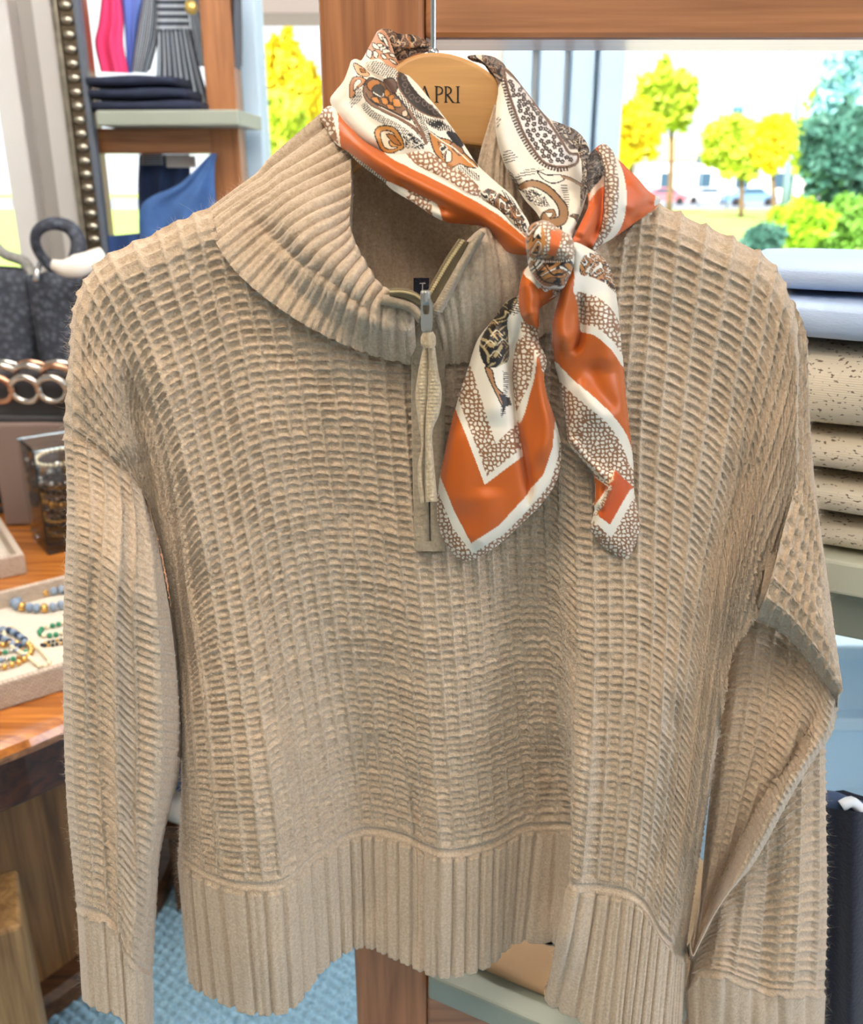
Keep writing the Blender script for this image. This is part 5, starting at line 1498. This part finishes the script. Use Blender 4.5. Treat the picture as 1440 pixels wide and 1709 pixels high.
for i, (sq, r, lb) in enumerate(seqs):
    k = max(1, int(.019 / (2 * r)))
    z += r
    tl = .006 * math.sin(i * 2.1)
    bracelet(lb, [(vc[0] + (.050 - r) * math.cos(a), vc[1] + (.050 - r) * math.sin(a), z + tl * math.cos(a + i)) for a in np.linspace(0, 2 * math.pi, 14)[:-1]], r, sq, 'bracelets in the glass vase', merge=True)
    z += r * 1.6 + .004

# dark riser with a cuff cushion on it, behind the vase
M_DARKV = plain('dark_velvet', lin(38, 34, 38), .8, sheen=.4)
rp = P(60, 730, 1.90)
rz = .972
prop(box('display_riser', (-.83, 1.93, (TZ + rz) / 2), (.24, .12, rz - TZ), plain('taupe_block', lin(128, 108, 98), .7), bev=.006, rot=.1), 'taupe block riser behind the glass vase carrying the cuff cushion', 'riser')
cz = thing('bracelet_cushion', 'dark cushion wearing a chunky silver link cuff, on the taupe riser', 'cushion', (-.83, 1.92, rz))
V, F = lathe_vf((0, 0, 0), [(.01, -.125), (.04, -.122), (.052, -.11), (.055, -.06), (.055, .06), (.052, .11), (.04, .122), (.01, .125)], 24, 'x')
V = V * [1, .8, .95] + np.array([-.83, 1.92, rz + .053]); mesh('roll', V, F, M_DARKV, cz)
V, F = box_vf((-.83, 1.92, rz + .004), (.25, .09, .012), .004); mesh('roll_foot', V, F, M_DARKV, cz, smooth=False)
cuff = thing('silver_cuff', 'chunky silver link bracelet wrapped around the dark cushion', 'bracelet', (-.83, 1.90, rz + .01))
M_CUFF = plain('polished_silver', lin(206, 200, 192), .2, 1.0); M_ROSE = plain('rose_gold', lin(206, 160, 132), .25, 1.0)
for i, x in enumerate(np.linspace(-.915, -.800, 3)):
    for j, a in enumerate(np.radians([200, 240, 280, 320])):
        cy, czz = 1.92 + .048 * math.cos(a), rz + .053 - .058 * math.sin(a) * .95
        e = np.linspace(0, 2 * math.pi, 18, endpoint=False)
        loop = np.stack([x + .030 * np.cos(e) + .006 * (j % 2), cy - .003 + 0 * e + .013 * np.sin(e) * math.sin(a), czz + .016 * np.sin(e) * abs(math.cos(a)) + .012 * np.sin(e)], -1)
        V, F = tube_vf(loop, .0075, 8, closed=True); mesh('link', V, F, M_ROSE if (i + j) % 3 == 0 else M_CUFF, cuff)
V, F = box_vf((-.735, 1.868, rz + .050), (.075, .014, .07), .005); mesh('clasp_plate', V, F, plain('brushed_brass', lin(150, 136, 112), .45, .8), cuff, smooth=False)
# dark beads stack beside the vase
bs = []
for i, (sq, r, lb) in enumerate([([M_BLK], .007, 'black bead bracelet on the table left of the vase, lowest of its stack'), ([M_SMOKE, M_BRZ], .008, 'brown bead bracelet on the table left of the vase, middle of its stack'), ([M_SILV, M_BLK], .007, 'silver and black bead bracelet on top of the stack left of the vase')]):
    c = G(-6, 858, TZ)
    bracelet(lb, [(c[0] - .03 + .045 * math.cos(a), c[1] + .03 + .045 * math.sin(a), TZ + .008 + .042 * i) for a in np.linspace(0, 2 * math.pi, 14)[:-1]], r * 1.6, sq, 'bracelet stack left of the vase', merge=True)
prop(mesh('black_pen', *tube_vf(np.stack([G(4, 822, TZ + .006), G(20, 819, TZ + .006), G(36, 816, TZ + .006)]), [.005, .006, .005], 10), M_BLK), 'short black rod lying on the table left of the glass vase', 'rod')

# woven handbags
def woven_bag_material():
    m, t, b = new_mat('woven_charcoal')
    tc = t.nodes.new('ShaderNodeTexCoord'); ck = t.nodes.new('ShaderNodeTexVoronoi'); ck.inputs['Scale'].default_value = 70
    t.links.new(tc.outputs['Object'], ck.inputs['Vector'])
    r = t.nodes.new('ShaderNodeValToRGB'); r.color_ramp.elements[0].color = (*lin(92, 98, 110), 1); r.color_ramp.elements[1].color = (*lin(50, 54, 64), 1); r.color_ramp.elements[1].position = .6
    t.links.new(ck.outputs['Distance'], r.inputs[0]); t.links.new(r.outputs[0], b.inputs['Base Color'])
    b.inputs['Roughness'].default_value = .75
    bp = t.nodes.new('ShaderNodeBump'); bp.inputs['Strength'].default_value = .5; bp.inputs['Distance'].default_value = .004
    t.links.new(ck.outputs['Distance'], bp.inputs['Height']); bp.invert = True; t.links.new(bp.outputs[0], b.inputs['Normal'])
    return m
M_BAG = woven_bag_material()
def bag_body(c, w, d, h, lean=0.0, n=48, m=16):
    a = np.linspace(0, 2 * math.pi, n, endpoint=False); VV = []
    for k in range(m):
        s_ = k / (m - 1); ww = w * (.80 + .22 * s_) ; dd = d * (1 - .55 * s_ ** 2)
        VV.append(np.stack([c[0] + lean * s_ + ww / 2 * np.sign(np.cos(a)) * np.abs(np.cos(a)) ** .6, c[1] + dd / 2 * np.sign(np.sin(a)) * np.abs(np.sin(a)) ** .6, c[2] + h * s_ - .012 * np.cos(a) ** 2 * s_ + 0 * a], -1))
    V = np.concatenate(VV); F = quads(m, n, True).tolist() + [list(range(n))[::-1], [(m - 1) * n + j for j in range(n)]]
    return V, F
bg_ = np.array([-.79, 2.085, TZ])
bag = thing('woven_handbag', 'charcoal woven tote bag with a round handle standing on the table', 'bag', bg_)
topz = float(P(95, 452, 2.085)[2])
V, F = bag_body(bg_, .24, .13, topz - TZ); mesh('bag_body', V, F, M_BAG, bag)
hc = P(96, 412, 2.085)
e = np.linspace(0, 2 * math.pi, 40, endpoint=False)
V, F = tube_vf(np.stack([hc[0] + .047 * np.cos(e), hc[1] + .012 * np.sin(e * 2), hc[2] + .050 * np.sin(e)], -1), .014 + .003 * np.cos(e), 12, closed=True)
mesh('handle', V, F, M_BAG, bag)
V, F = tube_vf(np.stack([P(60, 470, 2.02), P(62, 452, 2.03), P(66, 440, 2.06)]), .007, 8); mesh('handle_tab', V, F, M_SILV, bag)
wr = P(np.array([88, 110, 140, 172]), np.array([442, 448, 440, 424]), np.array([2.02, 2.01, 2.02, 2.05]))
V, F = tube_vf(curve(wr, 24), np.concatenate([np.linspace(.012, .024, 12), np.linspace(.024, .016, 12)]), 12, sy=.6); prop(mesh('tissue_wrap', V, F, plain('white_tissue', lin(232, 226, 214), .8)), 'white tissue roll lying over the top of the charcoal tote bag', 'tissue')
bg2 = np.array([-1.07, 2.10, TZ])
bag2 = thing('woven_handbag', 'grey fuzzy woven bag at the left frame edge behind the charcoal tote', 'bag', bg2)
V, F = bag_body(bg2, .30, .14, float(P(25, 445, 2.1)[2]) - TZ, .02); mesh('bag_body', V, F, M_BAG, bag2)
V, F = tube_vf(curve([P(-40, 440, 2.1), P(-20, 405, 2.1), P(10, 425, 2.1), P(40, 437, 2.1), P(58, 470, 2.08)], 30), .012, 10); mesh('handle', V, F, plain('grey_fuzzy_trim', lin(140, 138, 132), .9, noise=.3, nscale=120, bump=.6, bscale=300), bag2)

# ================================================================ ornate mirror frame and the second stand behind
mf = thing('mirror_frame', 'tall mirror frame with a column of antique silver beads at its edge', 'frame', (-.84, 2.30, 0))
YM = 2.36
M_ANT = plain('antique_silver', lin(168, 160, 144), .3, .9, noise=.3, nscale=40); M_SLATE = plain('slate_bevel', lin(92, 98, 108), .3)
fx0, fx1, fx2, fx3 = [float(P(x, 200, YM)[0]) for x in (112, 122, 146, 156)]
def upright(name, xa, xb, dy, mat, dep=.03):
    V, F = box_vf(((xa + xb) / 2, YM + dy, 1.25), (xb - xa, dep, 1.9), .003); return mesh(name, V, F, mat, mf, smooth=False)
upright('outer_moulding', fx0, fx1, 0, M_ANT); upright('channel', fx1, fx2, .012, plain('dark_bronze', lin(96, 82, 64), .5, .6)); upright('inner_bevel', fx2, fx3, .004, M_SLATE)
zz = 1.20; protob = None
while zz < 2.05:
    c = np.array([(fx1 + fx2) / 2, YM - .006, zz])
    if protob is None:
        V, F = ball_vf(c, .0125, 10, 7, (1.3, .8, .8)); protob = mesh('silver_bead', V - c + ORIGIN[mf.name], F, M_ANT, mf); o = protob
    else:
        o = protob.copy(); COL.objects.link(o); o.parent = mf
    o.location = tuple(c - ORIGIN[mf.name])
    zz += .0305

st2 = thing('display_stand', 'second pine display stand in the background behind the mirror frame', 'stand', P(370, 320, 2.42) * [1, 1, 0])
YR = 2.42
def pbox(name, p0, p1, Y, dep, mat, parent, bev=.003):
    a, b = P(p0[0], p0[1], Y), P(p1[0], p1[1], Y)
    a[0], b[0] = P(p0[0], 190, Y)[0], P(p1[0], 190, Y)[0]
    V, F = box_vf(((a[0] + b[0]) / 2, Y + dep / 2, (a[2] + b[2]) / 2), (abs(b[0] - a[0]), dep, abs(b[2] - a[2])), bev)
    return mesh(name, V, F, mat, parent, smooth=False)
pbox('post', (346, -60), (396, 900), YR, .08, M_OAK, st2)
pbox('rail', (126, 214), (350, 256), YR, .07, M_OAKX, st2)
pbox('post', (126, -60), (150, 900), YR, .08, M_OAK, st2)
sb = P(150, 166, 2.36); sc = P(398, 196, 2.24)
V, F = box_vf(((P(158, 180, 2.3)[0] + P(404, 190, 2.3)[0]) / 2, 2.42, float(P(270, 196, 2.3)[2])), (P(404, 190, 2.3)[0] - P(158, 180, 2.3)[0], .22, .034), .004, math.radians(-4))
prop(mesh('shelf_board', V, F, M_GREY, smooth=False), 'grey laminate shelf on the background stand under folded dark jeans', 'shelf')

# cloth helper: folded garment slab and hanging garment
def folded_vf(c, L, W, Hh, rot=0.0, seed=0, n=22, m=12, droop=.0):
    """a soft folded garment: rounded front edge, slight waves; c = centre of its base"""
    a = np.linspace(-1, 1, n); prof = np.linspace(0, 2 * math.pi, 2 * m, endpoint=False)
    VV = []
    for i, s_ in enumerate(a):
        end = 1 - .25 * abs(s_) ** 8
        cy = np.sign(np.cos(prof)) * np.abs(np.cos(prof)) ** .45 * W / 2 * end
        czz = np.sign(np.sin(prof)) * np.abs(np.sin(prof)) ** .55 * Hh / 2 * (.92 + .08 * end) * (1 + .10 * math.sin(s_ * 3 + seed))
        wob = .05 * Hh * np.sin(4 * s_ + seed + np.cos(prof) * 2)
        VV.append(np.stack([np.full_like(prof, s_ * L / 2), cy, czz + Hh / 2 + np.where(np.sin(prof) > 0, wob, 0)], -1))
    V = np.concatenate(VV)
    k = 2 * m; F = quads(n, k, True).tolist() + [list(range(k))[::-1], [(n - 1) * k + j for j in range(k)]]
    cr, sr = math.cos(rot), math.sin(rot)
    V = np.stack([V[:, 0] * cr - V[:, 1] * sr, V[:, 0] * sr + V[:, 1] * cr, V[:, 2]], -1)
    return V + np.array(c, float), F
def folded(name, label, cat, c, L, W, Hh, mat, rot=0.0, seed=0, group=None):
    V, F = folded_vf(c, L, W, Hh, rot, seed)
    return prop(mesh(name, V, F, mat, origin=c), label, cat, group)
M_DENIM = plain('dark_denim', lin(30, 38, 60), .85, noise=.2, nscale=40, bump=.3, bscale=400)
M_MIDDENIM = plain('mid_blue_denim', lin(62, 98, 152), .85, noise=.15, nscale=30, bump=.3, bscale=300)
sz = float(P(270, 196, 2.3)[2]) + .016
jx0, jx1 = float(P(152, 150, 2.36)[0]), float(P(335, 150, 2.36)[0])
for i, lb in enumerate(['lowest folded dark jeans on the background shelf', 'middle folded dark jeans on the background shelf', 'topmost folded dark jeans on the background shelf']):
    folded('folded_jeans', lb, 'jeans', ((jx0 + jx1) / 2 - .012 * i, 2.40, sz + .027 * i), (jx1 - jx0) * (1 - .08 * i), .16, .0235, M_DENIM, math.radians(-5), i, 'folded jeans on the background shelf')

def hanging(name, label, cat, outline, Y, mat, amp=.012, waves=5, thick=.03, parent=None, group=None, phase=0.0, nx=40, ny=36, uv=False):
    """cloth hanging between left and right pixel edges; real folds and a back side"""
    l, r = outline
    L = curve(l, ny); R = curve(r, ny)
    s_ = np.linspace(0, 1, nx)[None, :]; t_ = np.linspace(0, 1, ny)[:, None]
    m = L[:, None] * (1 - s_[..., None]) + R[:, None] * s_[..., None]
    y = Y - amp * np.sin(s_ * waves * 2 * math.pi + phase + t_ * .8) * (.35 + .65 * t_) - .02 * np.sqrt(np.clip(1 - (2 * s_ - 1) ** 2, 0, 1))
    x = P(m[..., 0], m[..., 1], y)
    b = x[::3, ::3].copy(); b[..., 1] = Y + thick * np.sqrt(np.clip(1 - (2 * np.linspace(0, 1, b.shape[1]) - 1) ** 2, 0, 1))[None] + .002
    V = np.vstack([x.reshape(-1, 3), b.reshape(-1, 3)])
    F = np.vstack([quads(ny, nx), quads(*b.shape[:2]) + ny * nx])
    uvs = np.vstack([np.stack([np.broadcast_to(s_, y.shape), np.broadcast_to(t_, y.shape)], -1).reshape(-1, 2), np.zeros((len(V) - ny * nx, 2))])
    o = mesh(name, V, F, mat, parent, uv=uvs)
    if label: prop(o, label, cat, group)
    return o
def stripe_mat(name, c1, c2, n, axis='x'):
    m, t, b = new_mat(name)
    uv = t.nodes.new('ShaderNodeUVMap'); uv.uv_map = 'UVMap'
    w = t.nodes.new('ShaderNodeTexWave'); w.bands_direction = axis.upper(); w.inputs['Scale'].default_value = n; w.inputs['Distortion'].default_value = 0
    t.links.new(uv.outputs[0], w.inputs['Vector'])
    r = t.nodes.new('ShaderNodeValToRGB'); r.color_ramp.interpolation = 'CONSTANT'
    r.color_ramp.elements[0].color = (*c1, 1); r.color_ramp.elements[1].color = (*c2, 1); r.color_ramp.elements[1].position = .62
    t.links.new(w.outputs['Fac'], r.inputs[0]); t.links.new(r.outputs[0], b.inputs['Base Color'])
    b.inputs['Roughness'].default_value = .8
    return m
M_STRV = stripe_mat('vertical_stripes', lin(58, 66, 78), lin(176, 186, 196), 2.6); M_STRH = stripe_mat('cross_stripes', lin(58, 66, 78), lin(176, 186, 196), 1.9, 'y')
YD = 2.54
dress = thing('striped_dress', 'dark grey and white striped dress hanging on the background stand', 'dress', P(295, 170, YD))
hanging('skirt', None, None, ([(262, 48), (262, 100), (258, 180)], [(318, 48), (332, 110), (352, 182)]), YD - .02, M_STRV, .012, 6, parent=dress)
hanging('bodice', None, None, ([(258, -20), (262, 20), (260, 52)], [(312, -20), (314, 20), (318, 52)]), YD - .02, M_STRH, .004, 2, parent=dress)
hanging('sleeve', None, None, ([(240, -10), (228, 60), (220, 120)], [(264, -10), (262, 60), (246, 122)]), YD, M_STRV, .006, 2, parent=dress)
hanging('sleeve', None, None, ([(310, -10), (318, 40), (324, 110)], [(330, -10), (344, 50), (348, 112)]), YD, M_STRV, .006, 2, parent=dress)
hanging('pink_garment', 'bright pink garment hanging left of the striped dress', 'garment', ([(172, -30), (164, 40), (158, 70), (168, 120)], [(196, -30), (204, 30), (204, 70), (214, 122)]), YD, plain('hot_pink_cloth', lin(250, 70, 130), .8), .008, 2)
hanging('blue_garment', 'periwinkle blue garment hanging between the pink one and the striped dress', 'garment', ([(198, -30), (206, 30), (212, 122)], [(262, -30), (242, 20), (222, 122)]), YD + .05, plain('periwinkle_cloth', lin(110, 140, 226), .8), .008, 2)
hanging('grey_dress', 'grey striped dress hanging at the right of the background stand, half behind its post', 'dress', ([(322, -30), (326, 30), (330, 100)], [(352, -30), (352, 30), (354, 120)]), YD + .06, M_STRV, .006, 2)
tagm = plain('gold_tag', lin(220, 190, 110), .3, .6)
V, F = lathe_vf(P(319, 12, 2.44), [(.002, -.003), (.016, -.002), (.016, .002), (.002, .003)], 18, 'y'); prop(mesh('round_tag', V * [1, 1, 1], F, tagm), 'round gold tag hanging on the striped dress', 'tag')
# below the rail: jeans and a draped denim jacket
hanging('hanging_jeans', 'dark blue jeans hanging below the rail of the background stand', 'jeans', ([(232, 258), (230, 320), (236, 430)], [(316, 258), (318, 320), (318, 430)]), 2.56, plain('navy_denim', lin(46, 66, 104), .85, noise=.15, nscale=30), .014, 3)
hanging('striped_waistband_top', 'small striped top showing above the hanging jeans', 'top', ([(236, 254), (236, 266), (234, 276)], [(270, 254), (272, 266), (272, 276)]), 2.52, M_STRH, .003, 1, thick=.01)
prop(box('white_hang_tag', P(302, 270, 2.50), (.075, .012, .028), plain('white_card', lin(226, 222, 212), .8), bev=.002), 'white card tag hanging in front of the dark jeans', 'card')
hanging('denim_jacket', 'mid blue denim jacket draped over the bottom of the background stand', 'jacket', ([(352, 256), (300, 306), (238, 340), (232, 400), (236, 470)], [(356, 256), (358, 300), (360, 340), (362, 400), (362, 470)]), 2.365, M_MIDDENIM, .012, 2)
hanging('folded_denim_edge', 'dark blue denim piece at the foot of the background stand', 'garment', ([(160, 396), (164, 430), (166, 500)], [(250, 388), (262, 430), (270, 500)]), 2.38, plain('navy_cloth', lin(36, 62, 110), .85), .01, 2)
hanging('dark_coat', 'dark grey coat hanging just right of the background stand post', 'coat', ([(388, -30), (386, 40), (388, 110)], [(400, -30), (402, 40), (402, 118)]), 2.45, plain('charcoal_cloth', lin(84, 88, 96), .9), .003, 1, thick=.02)

# low bench, jeans and white cloth seen between left sleeve and body
bn = thing('low_bench', 'low dark wooden bench on the carpet behind the left sleeve', 'bench', (-.385, 1.60, 0))
V, F = box_vf((-.385, 1.60, .215), (.34, .22, .03), .004); mesh('bench_top', V, F, M_RIM, bn, smooth=False)
V, F = box_vf((-.385, 1.60, .10), (.31, .20, .20), .004); mesh('bench_body', V, F, M_RIM, bn, smooth=False)
folded('folded_white_cloth', 'white folded cloth on the low bench behind the left sleeve', 'cloth', (-.385, 1.58, .23), .32, .20, .045, plain('white_cotton', lin(226, 222, 214), .85))
folded('folded_blue_jeans', 'folded blue jeans on top of the white cloth on the low bench', 'jeans', (-.385, 1.60, .277), .30, .18, .07, plain('blue_denim', lin(70, 104, 140), .85, noise=.15, nscale=40))
# turned furniture foot on a caster
ft = thing('furniture_leg', 'short brown furniture leg on a dark caster, left of the wooden post', 'leg', (-.232, 1.375, 0))
V, F = lathe_vf((-.205, 1.42, .0), [(.012, .03), (.02, .05), (.026, .09), (.022, .16), (.03, .22), (.03, .30), (.012, .31)], 18); mesh('turned_leg', V, F, plain('brown_stain', lin(110, 74, 60), .4), ft)
V, F = lathe_vf((-.205, 1.42, .016), [(.004, -.012), (.016, -.012), (.0175, -.008), (.0175, .008), (.016, .012), (.004, .012)], 18, 'x'); mesh('caster', V, F, M_TYRE, ft)
V, F = box_vf((-.205, 1.42, .030), (.026, .02, .018), .002); mesh('caster_fork', V, F, M_TYRE, ft, smooth=False)

# ================================================================ right: shelves, folded knits, cabinet, navy garment
def fleck_material(name, base, fleck):
    m, t, b = new_mat(name)
    tc = t.nodes.new('ShaderNodeTexCoord'); mp = t.nodes.new('ShaderNodeMapping'); mp.inputs['Scale'].default_value = (210, 210, 420)
    mp.inputs['Rotation'].default_value = (0, 0, -A28)
    t.links.new(tc.outputs['Object'], mp.inputs[0])
    n = t.nodes.new('ShaderNodeTexNoise'); n.inputs['Scale'].default_value = 1.0; n.inputs['Detail'].default_value = 1
    t.links.new(mp.outputs[0], n.inputs['Vector'])
    r = t.nodes.new('ShaderNodeValToRGB'); r.color_ramp.elements[0].color = (*base, 1); r.color_ramp.elements[1].color = (*fleck, 1)
    r.color_ramp.elements[0].position = .63; r.color_ramp.elements[1].position = .67
    t.links.new(n.outputs['Fac'], r.inputs[0]); t.links.new(r.outputs[0], b.inputs['Base Color'])
    b.inputs['Roughness'].default_value = .92
    w = t.nodes.new('ShaderNodeTexWave'); w.bands_direction = 'Z'; w.inputs['Scale'].default_value = 160
    t.links.new(tc.outputs['Object'], w.inputs['Vector'])
    bp = t.nodes.new('ShaderNodeBump'); bp.inputs['Strength'].default_value = .25; bp.inputs['Distance'].default_value = .001
    t.links.new(w.outputs['Fac'], bp.inputs['Height']); t.links.new(bp.outputs[0], b.inputs['Normal'])
    return m
M_FLECK = fleck_material('flecked_cream_knit', lin(206, 196, 176), lin(110, 96, 80))
M_SKY = plain('pale_blue_knit', lin(176, 196, 226), .9, bump=.5, bscale=260, stretch=(1, 1, 6))
S0 = np.array([.332, .772])                    # front left corner line of the upper shelf
shz = 1.132
def onshelf(a, b, z): return np.array([S0[0] + R28[0] * a + B28[0] * b, S0[1] + R28[1] * a + B28[1] * b, z])
up = thing('display_shelf', 'grey shelf at the right edge carrying the stack of flecked knits', 'shelf', onshelf(.3, .18, shz - .05))
V, F = box_vf(onshelf(.30, .18, shz - .016), (.66, .38, .032), .003, A28); mesh('shelf_board', V, F, plain('pale_grey_board', lin(196, 196, 176), .5), up, smooth=False)
V, F = box_vf(onshelf(.30, .20, shz - .062), (.64, .34, .060), .003, A28); mesh('shelf_apron', V, F, M_GREY, up, smooth=False)
for a in (.02, .58):
    for b in (.06, .34):
        V, F = box_vf(onshelf(a, b, (shz - .092) / 2), (.03, .03, shz - .092), .003, A28); mesh('leg', V, F, M_GREY, up, smooth=False)
zz = shz
for i, (hh, lb, off) in enumerate([(.034, 'lowest flecked cream knit in the stack at the right edge', .0), (.040, 'second flecked cream knit from the bottom of the stack at the right edge', -.004), (.040, 'third flecked cream knit from the bottom of the stack at the right edge', .0), (.074, 'topmost and thickest flecked cream knit in the stack at the right edge', -.004)]):
    folded('folded_knit', lb, 'sweater', onshelf(.21, .15 + off, zz), .64, .29, hh * .86, M_FLECK, A28, i * 1.3, 'flecked knits stacked on the right shelf')
    zz += hh
folded('folded_knit', 'pale blue ribbed knit lying on top of the flecked stack', 'sweater', onshelf(.20, .14, zz), .60, .27, .040, M_SKY, A28, 2)
folded('folded_knit', 'second pale blue knit at the very top of the right stack', 'sweater', onshelf(.20, .15, zz + .041), .56, .25, .024, M_SKY, A28, 4)
# tan knit on the low shelf
M_TANKNIT = plain('tan_fine_knit', lin(168, 138, 104), .92, bump=.5, bscale=300, stretch=(8, 1, 1))
def onlow(a, b, z): return low0 + R28 * a + B28 * b + np.array([0, 0, z - low0[2]])
folded('folded_knit', 'tan fine knit lying flat on the low grey shelf under the sweater hem', 'sweater', onlow(.125, .15, .700), .22, .25, .020, M_TANKNIT, A28, 1)
folded('folded_knit', 'beige folded knit with a white edge on the tan knit of the low shelf', 'sweater', onlow(.13, .19, .720), .20, .16, .010, plain('beige_fine_knit', lin(186, 160, 126), .92, bump=.4, bscale=300), A28, 2)
V, F = box_vf(onlow(.13, .106, .724), (.19, .010, .006), .002, A28); prop(mesh('white_trim', V, F, plain('white_band', lin(214, 206, 196), .8), smooth=False), 'white ribbon band along the edge of the folded knits on the low shelf', 'ribbon')
# pale blue cabinet with ledges under the shelf
cb_ = thing('blue_cabinet', 'pale blue painted cabinet with ledges under the right shelf', 'cabinet', (.72, 1.22, 0))
M_CAB = plain('pale_blue_paint', lin(200, 230, 250), .35)
V, F = box_vf((.72, 1.24, .42), (.74, .26, .84), .004); mesh('cabinet_body', V, F, M_CAB, cb_, smooth=False)
for z_ in (.735, .60, .44):
    V, F = box_vf((.72, 1.10, z_), (.75, .03, .022), .004); mesh('ledge', V, F, plain('white_ledge', lin(206, 232, 248), .4), cb_, smooth=False)
V, F = box_vf((.72, 1.235, .85), (.78, .30, .024), .004); mesh('cabinet_top', V, F, M_CAB, cb_, smooth=False)
# navy garment hanging at the right edge
nv = thing('navy_garment', 'dark navy garment with a rolled blue edge hanging at the lower right', 'garment', P(1400, 1500, .685))
hanging('garment_body', None, None, ([(1352, 1345), (1350, 1450), (1348, 1600), (1346, 1800)], [(1560, 1370), (1565, 1450), (1570, 1600), (1575, 1800)]), .685, plain('navy_wool', lin(20, 26, 44), .95, bump=.4, bscale=300, sheen=.2), .010, 3, phase=1.0, thick=.006, parent=nv)
V, F = tube_vf(curve([P(1350, 1342, .69), P(1385, 1338, .685), P(1420, 1350, .685), P(1480, 1364, .685), P(1560, 1374, .69)], 30), .010, 12); mesh('rolled_edge', V, F, plain('blue_navy_jersey', lin(66, 84, 116), .9), nv)
V, F = tube_vf(curve([P(1404, 1345, .672), P(1420, 1338, .672), P(1440, 1352, .672), P(1500, 1366, .672)], 20), .005, 10); mesh('piping', V, F, plain('white_piping', lin(226, 232, 240), .7), nv)
